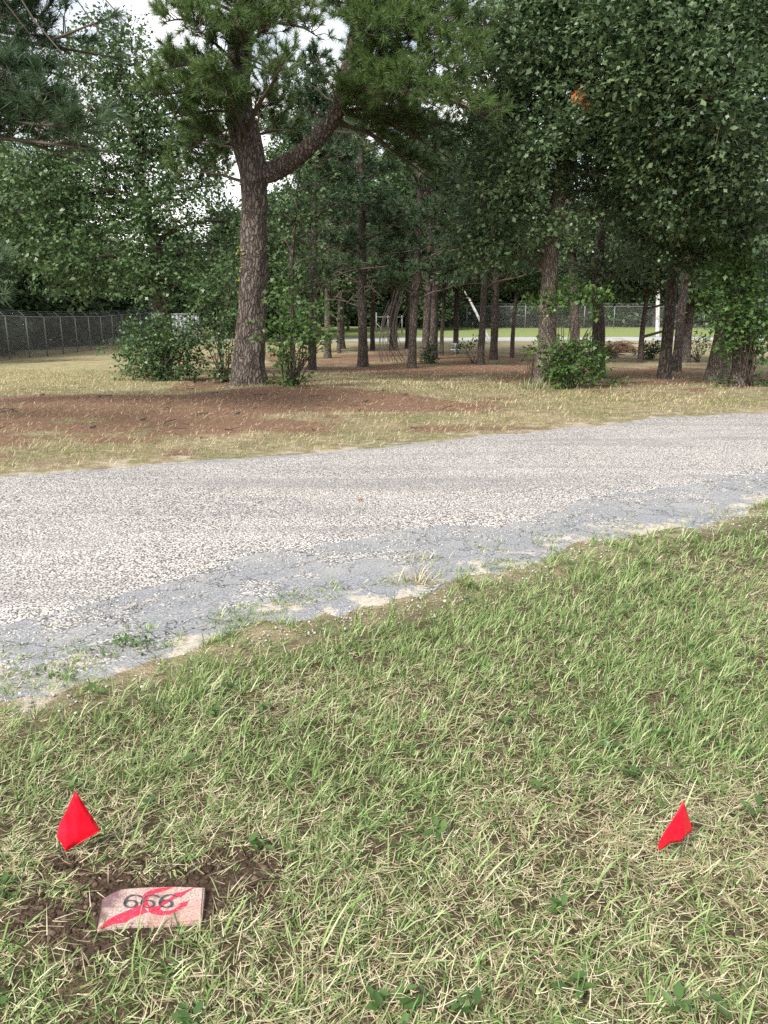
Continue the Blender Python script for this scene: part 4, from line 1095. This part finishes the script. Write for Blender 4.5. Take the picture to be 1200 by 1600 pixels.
def grove_pine(label, px, py, w, top, kind, lean=0, crown_dz=0, sc=1.0, bark='dark_bark'):
    b = G(px, py); D = b[1]
    r = w * D / FPX / 2 * .84
    root = empty('pine_tree', b, label, 'tree', 'pines of the grove')
    hgt = 8.6
    pts = [np.array([0, 0, -.15]), np.array([0, 0, .12]), np.array([lean * .08, 0, .9]), np.array([lean * .35, 0, 3.]), np.array([lean * .7, 0, 6.]), np.array([lean, 0, hgt])]
    mb = MB(); p = smooth_path(pts, 12); mb.tube(p, lerp_r([r * 1.6, r * 1.25, r * 1.03, r * .92, r * .75, r * .25], len(p)), 16, rough=.15, seed=int(px))
    obj('trunk', mb.mesh('trunk'), M[bark], root)
    cme, lme = pc[kind]
    c = bpy.data.objects.new('crown', cme); COL.objects.link(c); c.parent = root
    l = bpy.data.objects.new('limbs', lme); COL.objects.link(l); l.parent = root
    a = rng.uniform(0, 6.3)
    for o in (c, l): o.rotation_euler.z = a; o.location = (lean * .5, 0, crown_dz); o.scale = (sc, sc, sc)
    return root, p + b
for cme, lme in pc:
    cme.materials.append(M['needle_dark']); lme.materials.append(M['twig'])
for args in [
    ('pine with bare dead side branches low on its dark trunk', 567, 573, 17, 0, 0),
    ('pine leaning right, third dark trunk right of the dead branched pine', 643, 575, 14, 0, 2, .35),
    ('thin pine just right of the dead branched pine', 582, 547, 8, 0, 1),
    ('left trunk of the close pine pair behind the hanging bare vines', 615, 547, 13, 0, 0),
    ('slender pine directly behind the leaning pine', 637, 545, 9, 0, 1),
    ('left of the two joined pine trunks with ivy at the foot', 664, 562, 14, 0, 1, .3),
    ('right of the two joined pine trunks with ivy at the foot', 677, 560, 14, 0, 0, .1),
    ('pine trunk directly behind the small white stand', 712, 552, 10, 0, 2),
    ('dark pine in front of the leaning white pole', 751, 570, 12, 0, 1, .12),
    ('dark pine just right of the leaning white pole', 771, 562, 13, 0, 0),
    ('short dark stump-like pine left of the dead branched pine', 488, 578, 14, 0, 2, .3),
    ('pale pine trunk further back, left of the dead branched pine', 533, 545, 13, 0, 0),
    ('dark pine trunk with pale bole beside the bright sapling', 512, 560, 12, 0, 1, .2),
    ('straight dark pine left of the white post', 1037, 592, 20, 0, 1),
    ('thin dark pine hugging the straight pine by the white post', 1056, 581, 15, 0, 0),
    ('dark pine third from the white post', 1070, 566, 15, 0, 2),
    ]:
    grove_pine(*args)
# bare dead branches on the grove pine
b = G(567, 573); D = b[1]
db = MB()
for px, py in [(505, 470), (520, 440), (500, 410), (610, 430), (600, 470), (590, 400), (520, 380), (540, 350), (600, 350), (505, 350), (575, 330), (620, 400), (510, 330), (545, 470), (585, 450)]:
    a = at(564, py - rng.uniform(-20, 25), D); e = at(px, py, D + rng.uniform(-.8, .5))
    p = branch_path(a, e, .12, .2, 8); db.tube(p, np.linspace(.03, .006, 8), 5)
    for k in range(4):
        q = p[rng.integers(2, 8)]; db.tube(branch_path(q, q + rng.normal(0, .35, 3), .1, .3, 4), np.linspace(.012, .005, 4), 4)
root = [o for o in COL.objects if o.get('label', '').startswith('pine with bare dead')][0]
obj('dead_branches', db.mesh('dead_branches', b), M['dead_twig'], root)['kind'] = 'stuff'

# low mixed foliage between the grove trunks
def understory(label, px, py, clumps, mat='oak_leaf', leaf=.20, dens=13):
    b = G(px, py); D = b[1]
    oak('oak_tree', label, b, [b - np.array([0, 0, .1]), b + np.array([0, 0, 1.5]), b + np.array([.1, 0, 3.5]), b + np.array([.15, 0, 6.5])], [.13, .10, .08, .04], [(a, c, D + d, *r) for a, c, d, *r in clumps], DIA, leaf, dens, 12, mat, 'dark_bark', .34, sides=10)
understory('young oak filling the gap above the ivy clad pine pair', 690, 556, [(690, 360, 0, 1.9, 1.8, .9), (640, 380, 0, 1.7, 1.7, .9), (740, 350, 0, 1.9, 1.8, 1.0), (700, 290, .5, 2.2, 2, 1.2), (790, 400, 0, 1.7, 1.6, .8), (610, 310, .5, 1.9, 1.8, 1.2), (660, 430, -.4, 1.2, 1.2, .5), (800, 300, .5, 2, 2, 1.2), (740, 420, 0, 1.4, 1.3, .45), (620, 430, 0, 1.3, 1.3, .6), (690, 415, -1.5, 1.4, 1.3, .5), (650, 400, -1.2, 1.5, 1.4, .7), (770, 380, -1, 1.5, 1.4, .8), (600, 370, -1, 1.5, 1.5, .9), (720, 440, 1, 1.6, 1.5, .4), (800, 440, 1, 1.4, 1.4, .4), (660, 250, 0, 2, 2, 1.3), (760, 240, 0, 2, 2, 1.3)])
understory('young oak behind the bright sapling and the dead branched pine', 530, 552, [(520, 300, 0, 1.8, 1.8, 1.1), (490, 360, 0, 1.7, 1.7, 1.0), (550, 380, .5, 1.8, 1.8, 1.1), (470, 420, 0, 1.5, 1.5, .9), (530, 440, .2, 1.5, 1.4, .7), (580, 320, .8, 1.9, 1.8, 1.3), (440, 330, .4, 1.6, 1.6, 1.2), (500, 240, .5, 1.7, 1.7, 1.1), (540, 200, .8, 1.3, 1.4, .9), (480, 480, .4, 1.4, 1.3, .6), (450, 240, .5, 1.4, 1.4, 1.0), (430, 190, .8, 1.2, 1.2, .8), (480, 170, 1, 1.1, 1.2, .6), (560, 260, .6, 1.7, 1.6, 1.1), (460, 120, 1, 1.0, 1, .5)])
understory('low branched oak behind the slim right oaks, left of white post', 1000, 566, [(1000, 430, 0, 1.5, 1.5, .6), (960, 440, .4, 1.3, 1.3, .45), (1080, 420, 0, 1.6, 1.5, .8), (1040, 360, .4, 2, 1.9, 1.2), (960, 350, .5, 2, 1.9, 1.2), (1110, 470, .2, 1.2, 1.2, .6), (1120, 360, .5, 1.8, 1.8, 1.2), (1190, 420, .5, 1.7, 1.7, 1.0), (1180, 510, .5, 1.2, 1.2, .8), (1000, 400, -1, 1.6, 1.5, .7), (930, 410, -.5, 1.4, 1.4, .6), (1070, 440, -1, 1.3, 1.3, .5), (980, 450, .8, 1.6, 1.5, .4), (1090, 450, .8, 1.6, 1.5, .7)], 'oak_leaf_blue')
understory('low branched oak left of the pale barked oak', 800, 560, [(800, 430, 0, 1.3, 1.3, .5), (830, 400, 0, 1.6, 1.5, .8), (770, 430, .4, 1.2, 1.2, .5), (810, 350, .5, 1.8, 1.8, 1.0), (745, 390, .4, 1.5, 1.5, .7), (850, 450, .6, 1.2, 1.2, .6)], 'sprout_leaf')

# ivy bush, vines, sapling, brush
b = G(672, 568)
shrub('ivy_bush', 'ivy bush at the foot of the joined pine pair', b, [(668, 555, b[1], .3, .3, .35), (675, 545, b[1], .25, .3, .3), (672, 562, b[1], .35, .3, .15)], .10, 110, 9, 'oak_leaf', HEX, .12)
b = G(741, 568)
shrub('sapling', 'spindly flat topped sapling beside the dark pine by leaning pole', b, [(730, 537, b[1], .35, .35, .12), (748, 534, b[1], .3, .3, .10), (722, 541, b[1], .2, .2, .06)], .12, 70, 7, 'sprout_leaf', HEX, .12, stems=2)
b = G(618, 570)
vb = MB()
for i in range(16):
    x0 = rng.uniform(600, 635); x1 = x0 + rng.uniform(-14, 26); D = b[1] + rng.uniform(-.5, .8)
    vb.tube(smooth_path([at(x0 + 6, 450 + rng.uniform(0, 30), D), at(x0 - 6, 505, D), at((x0 + x1) / 2 - 8, 540, D - .2), at(x1, 566, D)], 6), .011, 4)
root = empty('vines', b, 'tangle of bare looping vines hanging to the ground between pines', 'vine'); obj('stems', vb.mesh('stems', b), M['dead_twig'], root)
def brush_pile(label, px, py, w, h, mat, nst=220):
    b = G(px, py); mb = MB()
    for i in range(nst):
        a = rng.uniform(0, 6.3); r = w * rng.random() ** .6
        c = b + np.array([r * math.cos(a), r * .7 * math.sin(a), h * (1 - (r / w) ** 2) * rng.random() + .05])
        d = rng.normal(0, .35, 3) * np.array([1, 1, .35]); mb.tube(branch_path(c - d, c + d, .1, .15, 4), [.016, .014, .011, .006], 4)
    root = empty('brush_pile', b, label, 'brush'); obj('sticks', mb.mesh('sticks', b), mat, root); return root
M['brush'] = plain('brush', (.15, .095, .065), .9, .1)
brush_pile('reddish brown brush pile on the grass beyond the slim oak', 966, 551, 1.0, .6, M['brush'])
brush_pile('small brown brush heap touching the slim oak trunk', 944, 560, .6, .6, M['brush'], 120)
b = G(1015, 562)
shrub('shrub', 'low dark shrub on the grass left of the straight dark pine', b, [(1015, 550, b[1], .55, .5, .35), (1008, 545, b[1], .3, .4, .3), (1025, 545, b[1], .35, .4, .3)], .12, 50, 9, 'far_leaf', HEX, .14)
b = G(1090, 566)
shrub('shrub', 'thin twiggy shrub behind the leaning stout oak', b, [(1090, 535, b[1], .6, .5, .4), (1080, 550, b[1], .4, .4, .25)], .12, 18, 8, 'sprout_leaf', HEX, .16, stems=14)
b = G(95 / 3 + 800, 600)
shrub('sapling', 'bare stemmed sapling with few leaves left of pale oak', b, [(822, 555, b[1], .12, .12, .10), (832, 545, b[1], .1, .1, .08)], .10, 400, 5, 'sprout_leaf', HEX, .1, stems=4)

# small white stand
b = G(711, 557); D = b[1]
root = empty('white_stand', b, 'small white stand with a grey tray between the pine trunks', 'stand')
mb = MB(); mb.tube([b + np.array([0, 0, -.05]), b + np.array([0, 0, .68])], .022, 8); obj('pole', mb.mesh('pole', b), M['white_paint'], root)
def ring(c, r, t, n=20):
    a = np.linspace(0, 2 * math.pi, n + 1); m = MB(); m.tube(np.stack([c[0] + r * np.cos(a), c[1] + r * np.sin(a), c[2] + 0 * a], -1), t, 6, cap=False); return m
obj('top_ring', ring(b + np.array([0, 0, .66]), .2, .016).mesh('top_ring', b), M['white_paint'], root)
tray_r = obj('tray_ring', ring(b + np.array([0, 0, .36]), .24, .016).mesh('tray_ring', b), M['white_paint'], root)
mb = MB(); a = np.linspace(0, 2 * math.pi, 21)[:-1]
for t in a: mb.tube([b + np.array([.2 * math.cos(t), .2 * math.sin(t), .66]), b + np.array([.1 * math.cos(t), .1 * math.sin(t), .42]), b + np.array([.23 * math.cos(t), .23 * math.sin(t), .25])], .008, 4)
obj('chains', mb.mesh('chains', b), M['galv'], root)
mb = MB(); mb.tube([b + np.array([0, 0, .24]), b + np.array([0, 0, .26])], .23, 20); obj('tray', mb.mesh('tray', b), M['galv'], tray_r)

# poles
def pole(name, label, a, b, r, mat, cat='pole'):
    root = empty(name, a, label, cat)
    mb = MB(); mb.tube(smooth_path([a - (b - a) * .02, a + (b - a) * .5 + np.array([.02, 0, 0]), b], 10), np.linspace(r, r * .9, 21), 14, rough=.04)
    sh = obj('shaft', mb.mesh('shaft', a), mat, root)
    mb = MB(); d = norm((b - a)[None])[0]; mb.tube([b, b + d * r * .6], [r * .95, r * .4], 14); obj('cap', mb.mesh('cap', a), mat, sh)
    return root
s = N('white_post'); oc = s.coord('Object', (6, 6, 2))
g1 = s.noise(1.5, 5, .7, oc)
M['white_post'] = s.done(s.principled(s.ramp(g1, [(.40, (.22, .21, .20)), (.50, (.48, .47, .46)), (.7, (.62, .61, .60))]), .8, .2))
b = G(1027, 527); pole('white_post', 'upright white post on the far lawn behind the straight pine', b, at(1028, 430, b[1]), .17, M['white_post'])
b = G(765, 532); pole('leaning_pole', 'white pole leaning left seen between two dark pine trunks', b, at(727, 455, b[1]), .10, M['white_post'])

# ------------------------------------------------------------------ fences
def chain_fence(label, P0, P1, nposts, h, arm, arm_dir, wire=.0034, pitch=.075, group=None):
    P0 = np.asarray(P0, float); P1 = np.asarray(P1, float); Lf = np.linalg.norm((P1 - P0)[:2])
    z = lambda p: float(terrain(p[0], p[1]))
    root = empty('chain_link_fence', (P0[0], P0[1], z(P0)), label, 'fence'); org = np.array(root.location)
    u = (P1 - P0) / Lf; nrm = np.array([-u[1], u[0]]) * arm_dir
    tops = []
    for i in range(nposts):
        p = P0 + (P1 - P0) * i / (nposts - 1); b = np.array([p[0], p[1], z(p)])
        mb = MB(); tp = b + np.array([0, 0, h]); ae = tp + np.array([nrm[0] * arm * .8, nrm[1] * arm * .8, arm * .7])
        mb.tube([b - np.array([0, 0, .15]), b + np.array([0, 0, h * .5]), tp], .034, 10)
        mb.tube([tp - np.array([0, 0, .02]), ae], .02, 6)
        obj('post', mb.mesh('post', org), M['galv'], root); tops.append((b, tp, ae))
    rb = MB(); rb.tube(np.array([t[1] for t in tops]) + np.array([0, 0, .01]), .022, 6); obj('top_rail', rb.mesh('top_rail', org), M['galv'], root)
    bw = MB()
    for f_ in (.35, .68, 1.0):
        bw.tube(np.array([t[1] + (t[2] - t[1]) * f_ + np.array([0, 0, .012]) for t in tops]), .006, 4)
    obj('barbed_wire', bw.mesh('barbed_wire', org), M['galv'], root)
    # diamond mesh of real wires
    n = int((Lf + h) / pitch); k = np.arange(n) * pitch
    segs = []
    for sgn in (1, -1):
        s0 = k - h if sgn == 1 else k.copy()
        s1 = s0 + h * sgn if sgn == 1 else s0 - h
        a0, a1 = s0, (s0 + h if sgn == 1 else s0 - h)
        t0 = np.zeros(n); t1 = np.ones(n)
        lo = np.clip((0 - a0) / (a1 - a0), 0, 1); hi = np.clip((Lf - a0) / (a1 - a0), 0, 1)
        ta, tb = np.minimum(lo, hi), np.maximum(lo, hi)
        ok = tb - ta > .02
        A_ = a0 + (a1 - a0) * ta; B_ = a0 + (a1 - a0) * tb
        pa = P0[None] + u[None] * A_[:, None]; pb = P0[None] + u[None] * B_[:, None]
        za = terrain(pa[:, 0], pa[:, 1]) + .03 + ta * (h - .03); zb = terrain(pb[:, 0], pb[:, 1]) + .03 + tb * (h - .03)
        segs.append((np.column_stack([pa, za])[ok], np.column_stack([pb, zb])[ok]))
    A_ = np.concatenate([s_[0] for s_ in segs]); B_ = np.concatenate([s_[1] for s_ in segs]); n = len(A_)
    d = norm(B_ - A_); s1 = np.array([nrm[0], nrm[1], 0])[None] * wire; s2 = norm(np.cross(d, s1)) * wire
    V = np.stack([A_ + s1, A_ - s1 * .5 + s2 * .87, A_ - s1 * .5 - s2 * .87, B_ + s1, B_ - s1 * .5 + s2 * .87, B_ - s1 * .5 - s2 * .87], 1).reshape(-1, 3)
    b0 = (np.arange(n) * 6)[:, None]
    q = np.concatenate([b0 + np.array([[0, 1, 4, 3]]), b0 + np.array([[1, 2, 5, 4]]), b0 + np.array([[2, 0, 3, 5]])])
    obj('wire_mesh', mesh_np('wire_mesh', V - org, [q]), M['fence_wire'], root)
    return root
fa = G(9, 563); fb = G(165, 545)
dirv = (fb - fa)[:2]; P0 = fa[:2] - dirv * .28; P1 = fb[:2] + dirv * .9
chain_fence('tall chain link fence with angled barbed wire arms behind left oak', P0, P1, 15, 2.05, .4, 1)
P0 = np.array([2.5, 80.]); P1 = np.array([46., 77.])
chain_fence('distant chain link fence across the far lawn at right', P0, P1, 16, 2.1, .4, 1, wire=.0035, pitch=.11)
# grey panel wall at the end of the left fence
pa = G(262, 538); pb = G(312, 536)
root = empty('panel_wall', pa, 'pale grey corrugated panel wall half hidden behind the left oak', 'wall')
u2 = (pb - pa)[:2]; Lw = np.linalg.norm(u2); u2 = u2 / Lw
xs = np.linspace(-1.0, Lw, 90); off = .03 * np.sign(np.sin(xs * 2 * math.pi / .3)) * np.minimum(1, np.abs(np.sin(xs * 2 * math.pi / .3)) * 3)
Vb = []
for k, (h0) in enumerate([-.1, 2.05]):
    for t, o_ in zip(xs, off):
        p = pa[:2] + u2 * t + np.array([-u2[1], u2[0]]) * o_
        Vb.append([p[0], p[1], float(terrain(p[0], p[1])) + h0])
n = len(xs); i = np.arange(n - 1); q = np.stack([i, i + 1, i + n + 1, i + n], -1)
o = obj('panel', mesh_np('panel', np.array(Vb) - pa, [q]), M['grey_panel'], root); so = o.modifiers.new('s', 'SOLIDIFY'); so.thickness = .02
mb = MB(); e0 = pa[:2] - u2 * 1.0; e1 = pb[:2]
mb.tube([np.array([*e0, float(terrain(*e0)) + 2.07]), np.array([*e1, float(terrain(*e1)) + 2.07])], .05, 8); obj('top_rail', mb.mesh('top_rail', pa), M['grey_panel'], root)
for e in (e0, e1):
    mb = MB(); mb.tube([np.array([*e, float(terrain(*e)) - .1]), np.array([*e, float(terrain(*e)) + 2.12])], .06, 8); obj('post', mb.mesh('post', pa), M['grey_panel'], root)
# pale pipe gate frame far away between the pines
pa = G(588, 521); pb = G(628, 521)
root = empty('gate_frame', pa, 'distant pale pipe gate frame beyond the far road between pines', 'gate')
H_ = 31 * pa[1] / FPX
for p in (pa, (pa + pb) / 2 - np.array([.1, 0, 0]), pb):
    mb = MB(); mb.tube([p - np.array([0, 0, .1]), p + np.array([0, 0, H_ * (1.0 if p is pa else .86)])], .06, 8); obj('post', mb.mesh('post', pa), M['galv'], root)
mb = MB(); mb.tube([pa + np.array([0, 0, H_ * .78]), pb + np.array([0, 0, H_ * .78])], .04, 6); obj('rail', mb.mesh('rail', pa), M['galv'], root)
mb = MB(); mb.tube([pa + np.array([0, 0, H_ * .5]), pa + np.array([.75, 0, .1])], .04, 6); obj('brace', mb.mesh('brace', pa), M['galv'], root)

# ------------------------------------------------------------------ the far woods: individual trees sharing a few meshes
def far_oak_mesh(seed, h0, h1, rad, n):
    parts = []
    for i in range(9):
        a = rng.uniform(0, 6.3); t = (i + .5) / 9; z = h0 + (h1 - h0) * t; r = rad * .55 * math.sin(math.pi * (.15 + .8 * t)) * rng.uniform(.4, 1.2)
        P, O = clump_points(np.array([r * math.cos(a), r * math.sin(a), z]), np.array([rad * .55, rad * .55, (h1 - h0) * .15]), n // 9, .5)
        parts.append(sprays(P, O, 8, .5, .46, DIA))
    return mesh_np('crown', *merge(parts))
fo = [far_oak_mesh(i, h0, h1, r, 1300) for i, (h0, h1, r) in enumerate([(1.6, 11, 3.6), (2.4, 13, 3.4), (.6, 7.5, 3.2)])]
fp = [pine_crown_mesh(9 + i, h0, h1, r, 44, 12, .42, .075) for i, (h0, h1, r) in enumerate([(4, 13, 3.0), (5.5, 15, 3.2)])]
for m in fo: m.materials.append(M['far_leaf'])
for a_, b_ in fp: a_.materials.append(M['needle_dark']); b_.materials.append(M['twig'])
def tk(r, h):
    mb = MB(); p = smooth_path([np.array([0, 0, -.3]), np.array([.05, 0, h * .4]), np.array([-.05, .05, h])], 8)
    mb.tube(p, np.linspace(r, r * .35, len(p)), 8, rough=.12); m = mb.mesh('trunk'); m.materials.append(M['dark_bark']); return m
tkm = [tk(.15, 10), tk(.19, 12), tk(.11, 8)]
def far_tree(x, y, kind, scale, label, group):
    if label.startswith('tree of'): label = ('pine' if kind >= 3 else 'broadleaf tree') + label[4:]
    b = np.array([x, y, float(terrain(x, y))])
    root = empty('pine_tree' if kind >= 3 else 'oak_tree', b, label, 'tree', group)
    ms = [('trunk', tkm[kind % 3])] + ([('crown', fo[kind])] if kind < 3 else [('crown', fp[kind - 3][0]), ('limbs', fp[kind - 3][1])])
    for nm, m in ms:
        o = bpy.data.objects.new(nm, m); COL.objects.link(o); o.parent = root
    root.rotation_euler.z = rng.uniform(0, 6.3); root.scale = (scale, scale, scale * rng.uniform(.9, 1.1))
# behind the left fence
fdir = norm((P1 * 0 + dirv)[None])[0]; fn = np.array([-fdir[1], fdir[0]])
left_lab = 'tree of the dark wood behind the left chain link fence'
for i in range(62):
    t = rng.uniform(-14, 34); off = 4.2 + 20 * rng.random() ** 1.3
    p = fa[:2] + fdir * t + fn * off
    if p[0] > -8: continue
    far_tree(p[0], p[1], int(rng.choice([0, 1, 2, 3, 4], p=[.2, .2, .25, .2, .15])), rng.uniform(.75, 1.05), left_lab, 'trees behind the left fence')
for i in range(80):
    x = rng.uniform(-40, 75); y = rng.uniform(82, 108)
    if -30 < x < -12 and rng.random() < .5: continue
    sc_ = rng.uniform(.8, 1.15)
    gap = abs(x / y * FPX + 600 - 325) < 45
    far_tree(x, y, 2 if gap else int(rng.choice([0, 1, 2, 3, 4], p=[.25, .2, .2, .2, .15])), .75 if gap else sc_, 'tree of the wood closing the view beyond the far road', 'trees of the far wood')
for i, x in enumerate(np.arange(-34, 62, 2.3)):
    y = 84 + rng.uniform(-1.5, 1.5); gap = abs(x / y * FPX + 600 - 325) < 45
    far_tree(x + rng.uniform(-.6, .6), y, 2, .7 if gap else rng.uniform(.8, 1.1), 'low bushy tree in the front row of the far wood', 'front row of the far wood')
for i, t in enumerate(np.arange(-12, 30, 2.4)):
    p = fa[:2] + fdir * t + fn * rng.uniform(3.8, 6)
    if p[0] < -8: far_tree(p[0], p[1], 2, rng.uniform(.7, .95), 'low bushy tree close behind the left chain link fence', 'bushes behind the left fence')
for px, Y, sc_ in [(292, 63, .75), (372, 64, .85)]:
    far_tree((px - 600) / FPX * Y, Y, 0, sc_, 'tall round tree far behind, filling the gap left of the large pine', 'round trees behind the panel wall')
for px, Y in [(470, 70), (500, 62), (440, 66), (520, 72), (545, 75), (420, 60), (660, 78), (690, 76)]:
    x = (px - 600) / FPX * Y
    far_tree(x, Y, int(rng.integers(0, 3)), .75, 'bushy tree at the near side of the far road, seen between grove trunks', 'bushy trees by the far road')

# ------------------------------------------------------------------ weeds in the broken road edge
def weed(label, px, py, n, hgt, spread, dryv, leafy=0):
    b = G(px, py)
    x = b[0] + rng.normal(0, spread, n); y = b[1] + rng.normal(0, spread * .6, n)
    V, P2, A = blades(x, y, hgt * rng.uniform(.5, 1.2, n), rng.uniform(.003, .006, n), np.abs(rng.normal(.65, .4, n)), rng.uniform(0, 6.3, n), rng.uniform(.2, 1.3, n), np.clip(rng.normal(dryv, .2, n), 0, 1), 3, .012)
    root = empty('weed', b, label, 'weed')
    obj('blades', mesh_np('blades', V - b, P2, dict(dry=A)), M['grass'], root)['kind'] = 'stuff'
    if leafy:
        p = b + rng.normal(0, 1, (leafy, 3)) * np.array([spread, spread * .7, 0]) + np.array([0, 0, 1]) * rng.uniform(.02, hgt, (leafy, 1))
        V, P2 = leaves(p, rng.normal(0, 1, (leafy, 3)) + np.array([0, 0, .3]), np.array([[0, 0, 1.]]) + rng.normal(0, .4, (leafy, 3)), rng.uniform(.012, .03, leafy), HEX)
        obj('foliage', mesh_np('foliage', V - b, P2), M['sprout_leaf'], root)
for a in [('leafy green weed where asphalt meets lawn, nearest the left edge', 205, 1015, 30, .06, .06, .2, 90),
          ('low grass tuft rooted in the dark asphalt strip at left', 100, 1062, 60, .05, .06, .3, 20),
          ('small yellowing tuft alone on the dark asphalt strip at left', 313, 937, 40, .03, .035, .65, 0),
          ('flat green tuft at the grey asphalt border in middle', 457, 938, 90, .045, .08, .35, 10),
          ('upright reddish straw tuft in the middle of the crumbling edge', 655, 912, 90, .11, .06, .75, 0),
          ('tall pale tuft sprouting from the asphalt crack in middle', 660, 880, 80, .07, .08, .6, 0),
          ('small tuft on the asphalt left of the pale crack tuft', 505, 880, 40, .03, .04, .6, 0),
          ('low grass mat on crumbling asphalt right of the middle', 790, 890, 120, .05, .12, .4, 0),
          ('sparse dry tuft on the blue grey patch at right', 940, 838, 60, .05, .10, .6, 0),
          ('grass tuft on the road edge below the blue grey patch', 880, 812, 40, .03, .06, .7, 0),
          ('grass mat along the broken road edge far right', 1130, 805, 140, .06, .14, .45, 0),
          ('small grass mat in the sandy spot left of middle', 370, 975, 90, .06, .09, .35, 10),
          ('grass tuft on the broken edge right of centre', 985, 828, 90, .05, .10, .5, 0),
          ('tuft between sand patches just left of centre', 610, 915, 70, .05, .06, .5, 0)]:
    weed(*a)
# one dead leaf on the road
b = G(557, 793) + np.array([0, 0, .055])
V, P2 = leaves(np.array([b]), np.array([[1., .2, .15]]), np.array([[0, -.2, 1.]]), np.array([.065]), LOBED)
tag(obj('dead_leaf', mesh_np('dead_leaf', V, P2), M['dead_leaf']), 'single curled brown leaf lying on the pale road', 'leaf')
